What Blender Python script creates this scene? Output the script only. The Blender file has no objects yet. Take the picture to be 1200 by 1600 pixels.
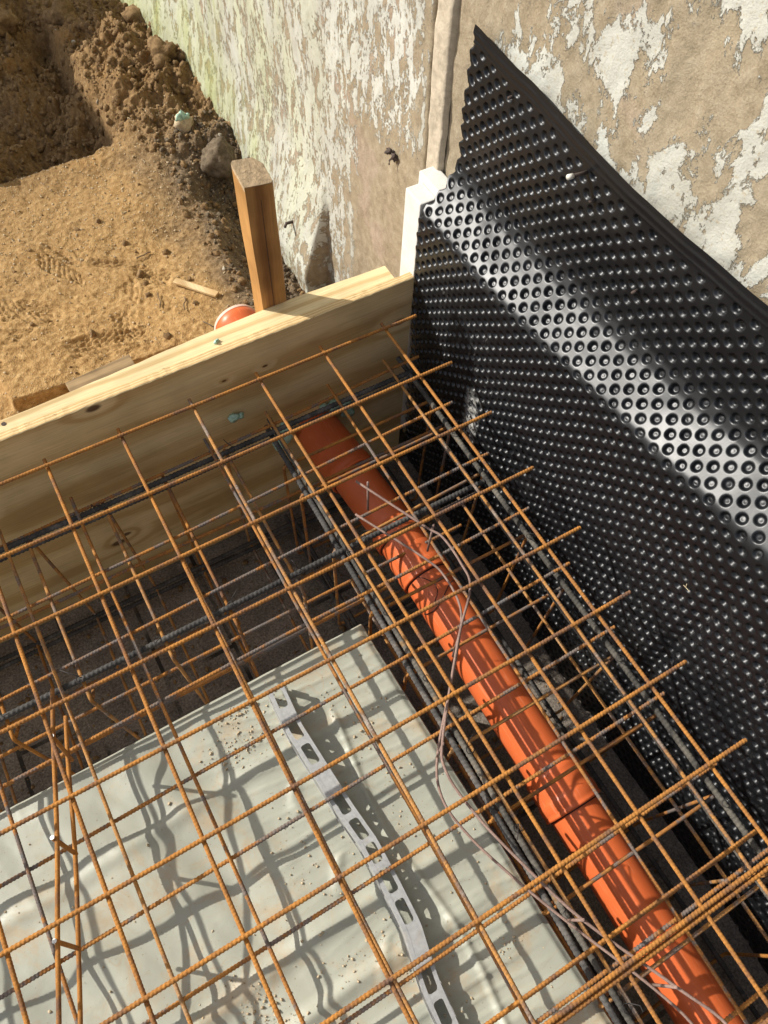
import bpy, bmesh, math, random
import numpy as np
from mathutils import Vector, Matrix, Quaternion
random.seed(7)
RNG = np.random.default_rng(11)
SC = bpy.context.scene
COL = SC.collection

# ------------------------------------------------------------------ camera, sky, sun, exposure
cam_data = bpy.data.cameras.new('camera')
cam = bpy.data.objects.new('camera', cam_data)
COL.objects.link(cam)
R = ((0.86686858, -0.49719524, 0.036548), (-0.41980925, -0.76755086, -0.48438194), (0.26888484, 0.4045523, -0.87409289))
CAM = (-0.61058394, -0.96344073, 1.22680882)
cam.matrix_world = Matrix(((R[0][0], -R[1][0], -R[2][0], CAM[0]), (R[0][1], -R[1][1], -R[2][1], CAM[1]),
                           (R[0][2], -R[1][2], -R[2][2], CAM[2]), (0, 0, 0, 1)))
cam_data.sensor_fit = 'VERTICAL'
cam_data.sensor_height = 24.0
cam_data.lens = 1166.56 / 1600 * 24.0
cam_data.clip_start = 0.02
cam_data.clip_end = 500
SC.camera = cam

SUN_DIR = Vector((-1.08, 1.0, 1.0)).normalized()          # towards the sun
world = bpy.data.worlds.new('World')
SC.world = world
world.use_nodes = True
wn = world.node_tree.nodes
sky = wn.new('ShaderNodeTexSky')
sky.sky_type = 'NISHITA'
sky.sun_disc = False
sky.sun_elevation = math.asin(SUN_DIR.z)
sky.sun_rotation = math.atan2(SUN_DIR.x, SUN_DIR.y)
sky.dust_density = 2.0
hsv = wn.new('ShaderNodeHueSaturation')
hsv.inputs['Saturation'].default_value = 0.55          # sky made less blue so shade stays neutral
world.node_tree.links.new(sky.outputs[0], hsv.inputs['Color'])
world.node_tree.links.new(hsv.outputs[0], wn['Background'].inputs[0])
wn['Background'].inputs[1].default_value = 0.135
sun_data = bpy.data.lights.new('sun', 'SUN')
sun_data.energy = 4.7
sun_data.angle = math.radians(0.53)
sun_data.color = (1.0, 0.96, 0.885)
sun = bpy.data.objects.new('sun', sun_data)
COL.objects.link(sun)
sun.rotation_euler = SUN_DIR.to_track_quat('Z', 'Y').to_euler()
SC.view_settings.view_transform = 'Standard'
SC.view_settings.look = 'None'
SC.view_settings.exposure = 0.25
SC.view_settings.gamma = 1.0

# ------------------------------------------------------------------ helpers: noise, objects, tags
def vnoise(x, y, seed=0):
    x = np.asarray(x, float); y = np.asarray(y, float)
    xi = np.floor(x).astype(np.int64); yi = np.floor(y).astype(np.int64)
    fx = x - xi; fy = y - yi
    fx = fx * fx * (3 - 2 * fx); fy = fy * fy * (3 - 2 * fy)
    def h(i, j):
        n = (i * 374761393 + j * 668265263 + seed * 974634777) & 0x7fffffff
        n = (n ^ (n >> 13)) * 1274126177 & 0x7fffffff
        return ((n ^ (n >> 16)) & 0xffff) / 65535.0
    return (h(xi, yi) * (1 - fx) + h(xi + 1, yi) * fx) * (1 - fy) + (h(xi, yi + 1) * (1 - fx) + h(xi + 1, yi + 1) * fx) * fy - 0.5

def fbm(x, y, oct=4, seed=0, gain=0.5):
    r = 0; a = 1.0; f = 1.0
    for k in range(oct):
        r = r + a * vnoise(x * f + 17.3 * k, y * f - 9.1 * k, seed + k)
        a *= gain; f *= 2.03
    return r

def sstep(a, b, x):
    t = np.clip((x - a) / (b - a), 0, 1)
    return t * t * (3 - 2 * t)

def tag(o, label=None, cat=None, group=None, kind=None):
    if label: o['label'] = label
    if cat: o['category'] = cat
    if group: o['group'] = group
    if kind: o['kind'] = kind
    return o

def link(name, me, mat=None, parent=None, smooth=False):
    if mat is not None and not me.materials: me.materials.append(mat)
    if smooth:
        me.polygons.foreach_set('use_smooth', np.ones(len(me.polygons), bool))
    o = bpy.data.objects.new(name, me)
    COL.objects.link(o)
    if parent: o.parent = parent
    return o

def empty(name, loc=(0, 0, 0), rz=0.0):
    o = bpy.data.objects.new(name, None)
    o.empty_display_size = 0.05
    o.location = loc; o.rotation_euler = (0, 0, rz)
    COL.objects.link(o)
    return o

def mesh_np(name, verts, faces):
    """verts (n,3), quad faces (m,4) as numpy arrays"""
    me = bpy.data.meshes.new(name)
    verts = np.ascontiguousarray(verts, np.float32); faces = np.ascontiguousarray(faces, np.int32)
    me.vertices.add(len(verts)); me.vertices.foreach_set('co', verts.ravel())
    k = faces.shape[1]
    me.loops.add(faces.size); me.loops.foreach_set('vertex_index', faces.ravel())
    me.polygons.add(len(faces))
    me.polygons.foreach_set('loop_start', np.arange(0, faces.size, k, dtype=np.int32))
    me.update(calc_edges=True); me.validate()
    return me

def grid_faces(n, m, off=0, closed=False):
    i = np.arange(n - 1)[:, None]; mm = m if closed else m - 1
    j = np.arange(mm)[None, :]; j2 = (j + 1) % m
    a = i * m + j; b = (i + 1) * m + j; c = (i + 1) * m + j2; d = i * m + j2
    return np.stack([a, b, c, d], -1).reshape(-1, 4) + off

class MB:
    """collects shapes, then becomes one mesh object"""
    def __init__(s): s.bm = bmesh.new()
    def box(s, c, d, rot=None, bevel=0.0):
        r = bmesh.ops.create_cube(s.bm, size=1.0)
        vs = r['verts']
        M = Matrix.Translation(Vector(c)) @ (rot.to_4x4() if rot else Matrix.Identity(4)) @ Matrix.Diagonal((d[0], d[1], d[2], 1))
        bmesh.ops.transform(s.bm, matrix=M, verts=vs)
        if bevel:
            es = list({e for v in vs for e in v.link_edges})
            bmesh.ops.bevel(s.bm, geom=es, offset=bevel, segments=2, affect='EDGES', profile=0.6)
        return s
    def tube(s, pts, r, seg=8, caps=True, rfun=None):
        P = [Vector(p) for p in pts]; n = len(P)
        up = Vector((0.13, 0.21, 0.97)); rings = []
        for i, q in enumerate(P):
            t = (P[min(i + 1, n - 1)] - P[max(i - 1, 0)]).normalized()
            a = t.cross(up)
            if a.length < 0.05: a = t.cross(Vector((1, 0, 0)))
            a.normalize(); b = t.cross(a)
            rr = rfun(i) if rfun else r
            rings.append([s.bm.verts.new(q + rr * (math.cos(2 * math.pi * k / seg) * a + math.sin(2 * math.pi * k / seg) * b)) for k in range(seg)])
        for i in range(n - 1):
            for k in range(seg):
                s.bm.faces.new((rings[i][k], rings[i][(k + 1) % seg], rings[i + 1][(k + 1) % seg], rings[i + 1][k]))
        if caps:
            s.bm.faces.new(rings[0][::-1]); s.bm.faces.new(rings[-1])
        return s
    def lump(s, c, r, sub=2, seed=0, amp=0.35, squash=(1, 1, 1), f=2.0):
        g = bmesh.ops.create_icosphere(s.bm, subdivisions=sub, radius=1.0)
        rnd = random.Random(seed); ph = [(rnd.uniform(0, 6.28), rnd.uniform(0, 6.28), rnd.uniform(0, 6.28)) for _ in range(4)]
        for v in g['verts']:
            d = v.co.normalized(); k = 1.0; ff = f; am = amp
            for (a, b, e) in ph:
                k += am * 0.5 * math.sin(ff * d.x + a) * math.sin(ff * d.y + b) * math.sin(ff * d.z + e) * 2
                ff *= 1.9; am *= 0.6
            v.co = Vector((d.x * k * r * squash[0] + c[0], d.y * k * r * squash[1] + c[1], d.z * k * r * squash[2] + c[2]))
        return s
    def build(s, name, mat, parent=None, smooth=False):
        me = bpy.data.meshes.new(name)
        bmesh.ops.recalc_face_normals(s.bm, faces=s.bm.faces)
        s.bm.to_mesh(me); s.bm.free()
        return link(name, me, mat, parent, smooth)

# ------------------------------------------------------------------ helpers: materials
class NT:
    def __init__(s, name):
        s.m = bpy.data.materials.new(name); s.m.use_nodes = True
        s.t = s.m.node_tree; s.n = s.t.nodes; s.b = s.n['Principled BSDF']
    def node(s, typ, **kw):
        nd = s.n.new(typ)
        for k, v in kw.items():
            if k.startswith('i_'):
                key = k[2:]; key = int(key) if key.isdigit() else key.replace('_', ' ')
                s.put(nd.inputs[key], v)
            else: setattr(nd, k, v)
        return nd
    def put(s, sock, v):
        if isinstance(v, bpy.types.NodeSocket): s.t.links.new(v, sock)
        elif isinstance(v, bpy.types.Node): s.t.links.new(v.outputs[0], sock)
        else:
            if hasattr(sock.default_value, '__len__') and len(sock.default_value) == 4 and len(v) == 3: v = (*v, 1)
            sock.default_value = v
    def pos(s): return s.node('ShaderNodeNewGeometry').outputs['Position']
    def obj(s): return s.node('ShaderNodeTexCoord').outputs['Object']
    def scale(s, vec, sc, loc=(0, 0, 0), rot=(0, 0, 0)):
        return s.node('ShaderNodeMapping', i_Vector=vec, i_Scale=sc, i_Location=loc, i_Rotation=rot).outputs[0]
    def noise(s, vec, scale=5, detail=4, rough=0.55, dist=0.0):
        return s.node('ShaderNodeTexNoise', i_Vector=vec, i_Scale=scale, i_Detail=detail, i_Roughness=rough, i_Distortion=dist).outputs[0]
    def voro(s, vec, scale, feature='F1'):
        return s.node('ShaderNodeTexVoronoi', feature=feature, i_Vector=vec, i_Scale=scale).outputs['Distance']
    def ramp(s, fac, stops, interp='LINEAR'):
        nd = s.node('ShaderNodeValToRGB', i_0=fac); cr = nd.color_ramp; cr.interpolation = interp
        while len(cr.elements) < len(stops): cr.elements.new(0.5)
        for e, (p, c) in zip(cr.elements, stops):
            e.position = p; e.color = (*c, 1) if hasattr(c, '__len__') else (c, c, c, 1)
        return nd.outputs[0]
    def math(s, op, a, b=0.0, c=None, clamp=False):
        nd = s.node('ShaderNodeMath', operation=op, use_clamp=clamp)
        s.put(nd.inputs[0], a); s.put(nd.inputs[1], b)
        if c is not None: s.put(nd.inputs[2], c)
        return nd.outputs[0]
    def mix(s, fac, a, b, mode='MIX'):
        nd = s.node('ShaderNodeMix', data_type='RGBA', blend_type=mode)
        s.put(nd.inputs[0], fac); s.put(nd.inputs[6], a); s.put(nd.inputs[7], b)
        return nd.outputs[2]
    def sep(s, vec):
        return s.node('ShaderNodeSeparateXYZ', i_0=vec).outputs
    def mapr(s, v, a, b, c=0.0, d=1.0):
        return s.node('ShaderNodeMapRange', interpolation_type='SMOOTHSTEP', i_0=v, i_1=a, i_2=b, i_3=c, i_4=d).outputs[0]
    def bump(s, h, strength=0.5, dist=0.002, prev=None):
        nd = s.node('ShaderNodeBump', i_Height=h, i_Strength=strength, i_Distance=dist)
        if prev is not None: s.put(nd.inputs['Normal'], prev)
        return nd.outputs[0]
    def out(s, col=None, rough=None, nrm=None, metal=None, spec=None):
        if col is not None: s.put(s.b.inputs['Base Color'], col)
        if rough is not None: s.put(s.b.inputs['Roughness'], rough)
        if nrm is not None: s.put(s.b.inputs['Normal'], nrm)
        if metal is not None: s.put(s.b.inputs['Metallic'], metal)
        if spec is not None: s.put(s.b.inputs['Specular IOR Level'], spec)
        return s.m

def mat_rust(name, stops, grain=1.0):
    t = NT(name); P = t.pos()
    a = t.math('ADD', t.math('MULTIPLY', t.noise(P, 26, 5, 0.62, 0.4), 0.7), t.math('MULTIPLY', t.noise(P, 3.3, 2, 0.5), 0.3))
    c = t.ramp(a, stops)
    fine = t.noise(P, 420, 3, 0.6)
    c = t.mix(0.55, c, t.ramp(fine, [(0.3, (0.35, 0.33, 0.31)), (0.7, (1.25, 1.2, 1.1))]), 'MULTIPLY')
    return t.out(c, 0.86, t.bump(fine, 0.35 * grain, 0.0012), spec=0.25)

M = {}
M['rust'] = mat_rust('rusty_steel', [(0.30, (0.105, 0.075, 0.065)), (0.40, (0.20, 0.105, 0.06)), (0.49, (0.35, 0.155, 0.042)), (0.60, (0.47, 0.205, 0.045)), (0.72, (0.27, 0.125, 0.05))])
M['rust_mix'] = mat_rust('rusty_steel_with_bare_patches', [(0.34, (0.15, 0.145, 0.145)), (0.45, (0.19, 0.145, 0.12)), (0.50, (0.33, 0.145, 0.045)), (0.60, (0.46, 0.205, 0.05)), (0.72, (0.24, 0.135, 0.085))])
M['rust_pale'] = mat_rust('worn_rusty_steel', [(0.33, (0.36, 0.31, 0.27)), (0.43, (0.20, 0.13, 0.09)), (0.53, (0.46, 0.22, 0.06)), (0.68, (0.40, 0.26, 0.15))])
M['rust_brown'] = mat_rust('brown_rusty_wire', [(0.3, (0.16, 0.10, 0.085)), (0.5, (0.28, 0.19, 0.16)), (0.7, (0.36, 0.25, 0.21))])
M['black_bar'] = mat_rust('dark_mill_scale_steel', [(0.35, (0.04, 0.039, 0.039)), (0.52, (0.08, 0.077, 0.074)), (0.62, (0.15, 0.14, 0.13)), (0.72, (0.22, 0.12, 0.05))])
M['grey_bar'] = mat_rust('grey_dusty_steel', [(0.34, (0.035, 0.034, 0.032)), (0.48, (0.085, 0.08, 0.07)), (0.60, (0.17, 0.155, 0.13)), (0.70, (0.30, 0.16, 0.05))])

def mat_wood(name, cols, axis, ring=70, knots=(), stretch=0.10, rough=0.75, contrast=1.0, flat='y', grime=0.35):
    """wood whose grain runs along `axis`; knots = (along, across, size) in metres"""
    t = NT(name); P = t.pos(); X, Y, Z = t.sep(P)
    al = {'x': X, 'y': Y, 'z': Z}[axis]
    ac = {'x': Z if flat == 'y' else Y, 'y': X, 'z': X}[axis]
    n1 = t.noise(t.scale(P, tuple(1.6 if k == axis else 7.0 for k in 'xyz')), 1.0, 4, 0.55, 0.6)
    ph = t.math('ADD', t.math('MULTIPLY', ac, ring), t.math('MULTIPLY', n1, 9.0))
    dark = None
    for (ka, kc, ks) in knots:
        dx = t.math('MULTIPLY', t.math('SUBTRACT', al, ka), 0.55)
        dz = t.math('SUBTRACT', ac, kc)
        d = t.math('SQRT', t.math('ADD', t.math('MULTIPLY', dx, dx), t.math('MULTIPLY', dz, dz)))
        g = t.mapr(d, ks * 4.5, 0.0)
        ph = t.math('ADD', ph, t.math('MULTIPLY', g, 5.0))
        k = t.mapr(d, ks * 1.05, ks * 0.5)
        dark = k if dark is None else t.math('MAXIMUM', dark, k)
    w = t.math('ADD', t.math('MULTIPLY', t.math('SINE', ph), 0.5), 0.5)
    fib = t.noise(t.scale(P, tuple(9.0 if k == axis else 380.0 for k in 'xyz')), 1.0, 3, 0.6)
    blot = t.noise(P, 6, 3, 0.6)
    c = t.ramp(w, [(0.0, cols[0]), (0.55, cols[1]), (0.93, cols[2]), (1.0, cols[2])])
    c = t.mix(0.45 * contrast, c, t.ramp(fib, [(0.3, (0.62, 0.58, 0.52)), (0.65, (1.12, 1.1, 1.08))]), 'MULTIPLY')
    c = t.mix(grime, c, t.ramp(blot, [(0.35, (0.55, 0.52, 0.47)), (0.6, (1.1, 1.08, 1.05))]), 'MULTIPLY')
    if dark is not None:
        c = t.mix(t.math('MULTIPLY', dark, 0.9), c, (0.075, 0.032, 0.014))
    h = t.math('ADD', t.math('MULTIPLY', w, 0.4), fib)
    return t.out(c, rough, t.bump(h, 0.35, 0.0012), spec=0.25)

M['ply_face'] = mat_wood('plywood_face', [(0.68, 0.52, 0.28), (0.65, 0.485, 0.25), (0.52, 0.35, 0.15)], 'x', ring=46,
    knots=[(-0.626, 0.034, 0.0105), (-0.715, -0.462, 0.013), (-0.69, -0.44, 0.009), (-0.267, -0.041, 0.0045), (-0.362, -0.036, 0.0038), (0.072, -0.075, 0.012), (-0.93, -0.16, 0.008)])
M['batten'] = mat_wood('pale_sawn_timber', [(0.78, 0.64, 0.37), (0.76, 0.61, 0.34), (0.62, 0.45, 0.22)], 'x', ring=210, flat='z', grime=0.45)
M['stake'] = mat_wood('orange_brown_old_timber', [(0.50, 0.27, 0.095), (0.45, 0.23, 0.08), (0.28, 0.13, 0.045)], 'z', ring=110, rough=0.6, grime=0.7)
M['stick'] = mat_wood('light_splintered_wood', [(0.78, 0.62, 0.36), (0.74, 0.57, 0.32), (0.58, 0.40, 0.20)], 'y', ring=60)
M['old_board'] = mat_wood('weathered_grey_board', [(0.44, 0.32, 0.18), (0.40, 0.285, 0.155), (0.28, 0.20, 0.11)], 'x', ring=190, flat='z', grime=0.8)

def m_ply_edge():
    t = NT('plywood_edge_layers'); P = t.pos(); X, Y, Z = t.sep(P)
    n = t.noise(t.scale(P, (14, 60, 60)), 1.0, 3)
    ph = t.math('ADD', t.math('MULTIPLY', Y, 1 / 0.0061), t.math('MULTIPLY', n, 0.5))
    f = t.math('FRACT', ph)
    c = t.ramp(f, [(0.0, (0.74, 0.58, 0.32)), (0.42, (0.70, 0.52, 0.27)), (0.5, (0.50, 0.31, 0.13)), (0.62, (0.58, 0.39, 0.18)), (0.9, (0.64, 0.45, 0.21)), (1.0, (0.46, 0.28, 0.11))])
    sp = t.noise(t.scale(P, (30, 300, 300)), 1.0, 4, 0.7)
    c = t.mix(t.mapr(sp, 0.62, 0.70), c, (0.20, 0.11, 0.05))
    return t.out(c, 0.8, t.bump(sp, 0.6, 0.002), spec=0.2)
M['ply_edge'] = m_ply_edge()

def m_membrane():
    t = NT('black_polyethylene'); P = t.pos(); X, Y, Z = t.sep(P)
    n = t.noise(P, 300, 3, 0.6); big = t.noise(P, 9, 4, 0.6)
    dust = t.mapr(t.noise(P, 55, 5, 0.7, 0.8), 0.60, 0.74)
    # dried cement smear: a patch with its own outline low on the sheet, and faint streaks
    def win(v, a, b, s): return t.math('MULTIPLY', t.mapr(v, a, a + s), t.mapr(v, b, b - s))
    sm = t.math('MULTIPLY', win(Y, -0.235, -0.165, 0.025), win(Z, -0.26, -0.06, 0.05))
    sm = t.math('MULTIPLY', sm, t.mapr(t.noise(P, 70, 3, 0.6, 0.5), 0.42, 0.50))
    st = t.math('MULTIPLY', win(Y, -0.34, 0.02, 0.1), win(Z, -0.10, 0.14, 0.06))
    st = t.math('MULTIPLY', st, t.mapr(t.noise(t.scale(P, (60, 160, 45)), 1.0, 4, 0.7, 1.2), 0.60, 0.68))
    fac = t.math('MAXIMUM', t.math('MULTIPLY', sm, 0.62), t.math('MULTIPLY', st, 0.25))
    fac = t.math('MAXIMUM', fac, t.math('MULTIPLY', dust, 0.03))
    sc = t.math('MULTIPLY', t.mapr(t.noise(t.scale(P, (40, 110, 60)), 1.0, 5, 0.75, 1.5), 0.55, 0.68), t.math('MULTIPLY', t.mapr(Y, -0.55, -0.75), t.mapr(Z, 0.22, 0.08)))
    fac = t.math('MAXIMUM', fac, t.math('MULTIPLY', sc, 0.10))
    mud = t.math('MULTIPLY', t.mapr(t.noise(P, 16, 5, 0.7), 0.56, 0.70), t.mapr(Z, 0.1, -0.4))
    fac = t.math('MAXIMUM', fac, t.math('MULTIPLY', mud, 0.035))
    c = t.mix(fac, (0.0055, 0.0062, 0.0075), (0.42, 0.41, 0.38))
    r = t.math('ADD', t.math('MULTIPLY', big, 0.16), 0.32)
    r = t.math('ADD', r, t.math('MULTIPLY', fac, 0.5), clamp=True)
    return t.out(c, r, t.bump(n, 0.10, 0.0006), spec=0.5)
M['membrane'] = m_membrane()

def m_sheet():
    t = NT('milky_plastic_film'); P = t.pos()
    big = t.noise(P, 4.5, 4, 0.6)
    c = t.ramp(big, [(0.3, (0.335, 0.34, 0.275)), (0.7, (0.41, 0.41, 0.33))])
    dirt = t.mapr(t.noise(P, 9, 7, 0.76, 0.6), 0.49, 0.68)
    c = t.mix(t.math('MULTIPLY', dirt, 0.75), c, (0.42, 0.32, 0.20))
    sp = t.mapr(t.noise(P, 260, 2, 0.5), 0.69, 0.75)
    c = t.mix(t.math('MULTIPLY', sp, 0.8), c, (0.24, 0.18, 0.11))
    # thin crease lines of sandy dust along the folds
    X, Y, Z = t.sep(P)
    ph = t.math('ADD', t.math('MULTIPLY', Y, 30.0), t.math('MULTIPLY', t.noise(P, 5, 3), 9.0))
    ln = t.mapr(t.math('ABSOLUTE', t.math('SUBTRACT', t.math('FRACT', ph), 0.5)), 0.06, 0.0)
    ln = t.math('MULTIPLY', ln, t.mapr(t.noise(P, 8, 3), 0.50, 0.62))
    c = t.mix(t.math('MULTIPLY', ln, 0.4), c, (0.40, 0.30, 0.20))
    m = t.out(c, 0.48, t.bump(t.noise(P, 30, 5, 0.6, 0.5), 0.16, 0.005), spec=0.4)
    return m
M['sheet'] = m_sheet()

def m_pipe():
    t = NT('orange_pvc'); P = t.pos()
    n = t.noise(P, 14, 4, 0.6); f = t.noise(P, 200, 3, 0.6)
    c = t.ramp(n, [(0.3, (0.60, 0.125, 0.036)), (0.7, (0.68, 0.145, 0.042))])
    d = t.mapr(t.noise(P, 60, 5, 0.7), 0.60, 0.78)
    c = t.mix(t.math('MULTIPLY', d, 0.45), c, (0.47, 0.25, 0.14))
    sc = t.mapr(t.noise(t.scale(P, (260, 12, 260)), 1.0, 3, 0.6), 0.60, 0.66)
    c = t.mix(t.math('MULTIPLY', sc, 0.16), c, (0.78, 0.42, 0.26))
    r = t.math('ADD', t.math('MULTIPLY', f, 0.12), t.math('ADD', t.math('MULTIPLY', d, 0.2), 0.33))
    return t.out(c, r, t.bump(f, 0.05, 0.0006), spec=0.4)
M['pipe'] = m_pipe()

def m_galv():
    t = NT('galvanised_steel'); P = t.pos()
    c = t.ramp(t.noise(P, 120, 4, 0.6), [(0.3, (0.36, 0.36, 0.35)), (0.7, (0.48, 0.48, 0.465))])
    d = t.mapr(t.noise(P, 26, 4, 0.7), 0.55, 0.72)
    c = t.mix(t.math('MULTIPLY', d, 0.4), c, (0.44, 0.37, 0.28))
    return t.out(c, 0.45, t.bump(t.noise(P, 300, 2), 0.08, 0.0005), metal=0.3)
M['galv'] = m_galv()
M['bright'] = NT('cut_steel_end').out((0.75, 0.74, 0.70), 0.5, metal=0.2)

def m_sand():
    t = NT('sandy_soil'); P = t.pos(); X, Y, Z = t.sep(P)
    n1 = t.noise(P, 7, 5, 0.6); n2 = t.noise(P, 60, 4, 0.65); n3 = t.noise(P, 330, 3, 0.6)
    sandc = t.ramp(n2, [(0.30, (0.29, 0.17, 0.065)), (0.5, (0.43, 0.265, 0.11)), (0.72, (0.57, 0.385, 0.18))])
    soilc = t.ramp(n2, [(0.28, (0.085, 0.05, 0.025)), (0.5, (0.19, 0.115, 0.053)), (0.72, (0.32, 0.205, 0.098))])
    dampc = t.ramp(n2, [(0.3, (0.085, 0.065, 0.045)), (0.55, (0.17, 0.125, 0.08)), (0.75, (0.26, 0.19, 0.12))])
    # soil takes over in the dug bank at the back and along the heap, damp clay at the wall foot
    back = t.mapr(t.math('ADD', Y, t.math('MULTIPLY', n1, 0.5)), 1.55, 1.85)
    c = t.mix(back, sandc, soilc)
    wl = t.math('ADD', X, t.math('MULTIPLY', t.math('SUBTRACT', n1, 0.5), 0.30))
    damp = t.math('MULTIPLY', t.mapr(wl, -0.27, -0.02), t.mapr(Y, 1.62, 1.25))
    brown = t.mapr(t.math('ADD', Y, t.math('MULTIPLY', n1, 0.9)), 1.15, 1.75)
    c = t.mix(t.math('MULTIPLY', brown, 0.5), c, t.mix(0.5, sandc, (0.20, 0.125, 0.06)))
    wet = t.mapr(t.noise(P, 5, 4, 0.6), 0.54, 0.68)
    c = t.mix(t.math('MULTIPLY', wet, 0.30), c, (0.42, 0.23, 0.075))
    c = t.mix(t.math('MULTIPLY', damp, 0.92), c, dampc)
    c = t.mix(0.55, c, t.ramp(n3, [(0.3, (0.55, 0.52, 0.5)), (0.68, (1.28, 1.26, 1.22))]), 'MULTIPLY')
    st = t.mapr(t.voro(P, 95), 0.13, 0.09)
    st = t.math('MULTIPLY', st, t.mapr(t.noise(P, 30, 2), 0.52, 0.56))
    c = t.mix(st, c, (0.60, 0.49, 0.33))
    h = t.math('ADD', t.math('MULTIPLY', n2, 1.0), t.math('MULTIPLY', n3, 0.5))
    b = t.bump(h, 0.8, 0.006)
    b = t.bump(t.voro(P, 260), 0.5, 0.003, b)
    b = t.bump(st, 0.5, 0.004, b)
    return t.out(c, 0.95, b, spec=0.15)
M['sand'] = m_sand()

def m_clod(name, a, b, c_):
    t = NT(name); P = t.pos()
    n = t.noise(P, 70, 5, 0.65); f = t.noise(P, 380, 3)
    c = t.ramp(n, [(0.3, a), (0.5, b), (0.72, c_)])
    c = t.mix(0.5, c, t.ramp(f, [(0.3, (0.5, 0.48, 0.46)), (0.7, (1.25, 1.25, 1.2))]), 'MULTIPLY')
    return t.out(c, 0.95, t.bump(t.math('ADD', n, f), 0.8, 0.004), spec=0.15)
M['clod'] = m_clod('crumbled_soil', (0.14, 0.085, 0.043), (0.26, 0.165, 0.08), (0.40, 0.265, 0.135))
M['clay'] = m_clod('grey_damp_clay', (0.09, 0.07, 0.047), (0.165, 0.125, 0.083), (0.25, 0.195, 0.135))
M['crumb'] = m_clod('dry_sand_crumbs', (0.44, 0.33, 0.21), (0.58, 0.46, 0.30), (0.70, 0.58, 0.42))
M['pebble'] = m_clod('pale_pebbles', (0.36, 0.30, 0.22), (0.50, 0.44, 0.35), (0.66, 0.62, 0.55))

def m_floor():
    t = NT('dark_footing_blocks'); P = t.pos()
    br = t.node('ShaderNodeTexBrick', i_Vector=t.scale(P, (1, 1, 1), rot=(0, 0, math.radians(90))), i_Scale=1.0, i_Mortar_Size=0.006,
                i_Brick_Width=0.48, i_Row_Height=0.19, i_Mortar_Smooth=0.3)
    f = t.noise(P, 190, 4, 0.7); n = t.noise(P, 14, 4)
    c = t.ramp(f, [(0.3, (0.12, 0.105, 0.085)), (0.52, (0.28, 0.24, 0.20)), (0.72, (0.46, 0.40, 0.33))])
    c = t.mix(0.7, c, t.ramp(n, [(0.3, (0.5, 0.48, 0.46)), (0.7, (1.1, 1.08, 1.05))]), 'MULTIPLY')
    c = t.mix(t.math('MULTIPLY', br.outputs['Fac'], t.mapr(t.noise(P, 9, 3), 0.35, 0.6)), c, (0.05, 0.043, 0.036))
    b = t.bump(f, 0.8, 0.006)
    b = t.bump(t.math('SUBTRACT', 1.0, br.outputs['Fac']), 0.4, 0.004, b)
    return t.out(c, 0.95, b, spec=0.1)
M['floor'] = m_floor()
M['terrain'] = m_clod('yard_earth', (0.14, 0.125, 0.11), (0.22, 0.20, 0.175), (0.30, 0.275, 0.24))

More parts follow.
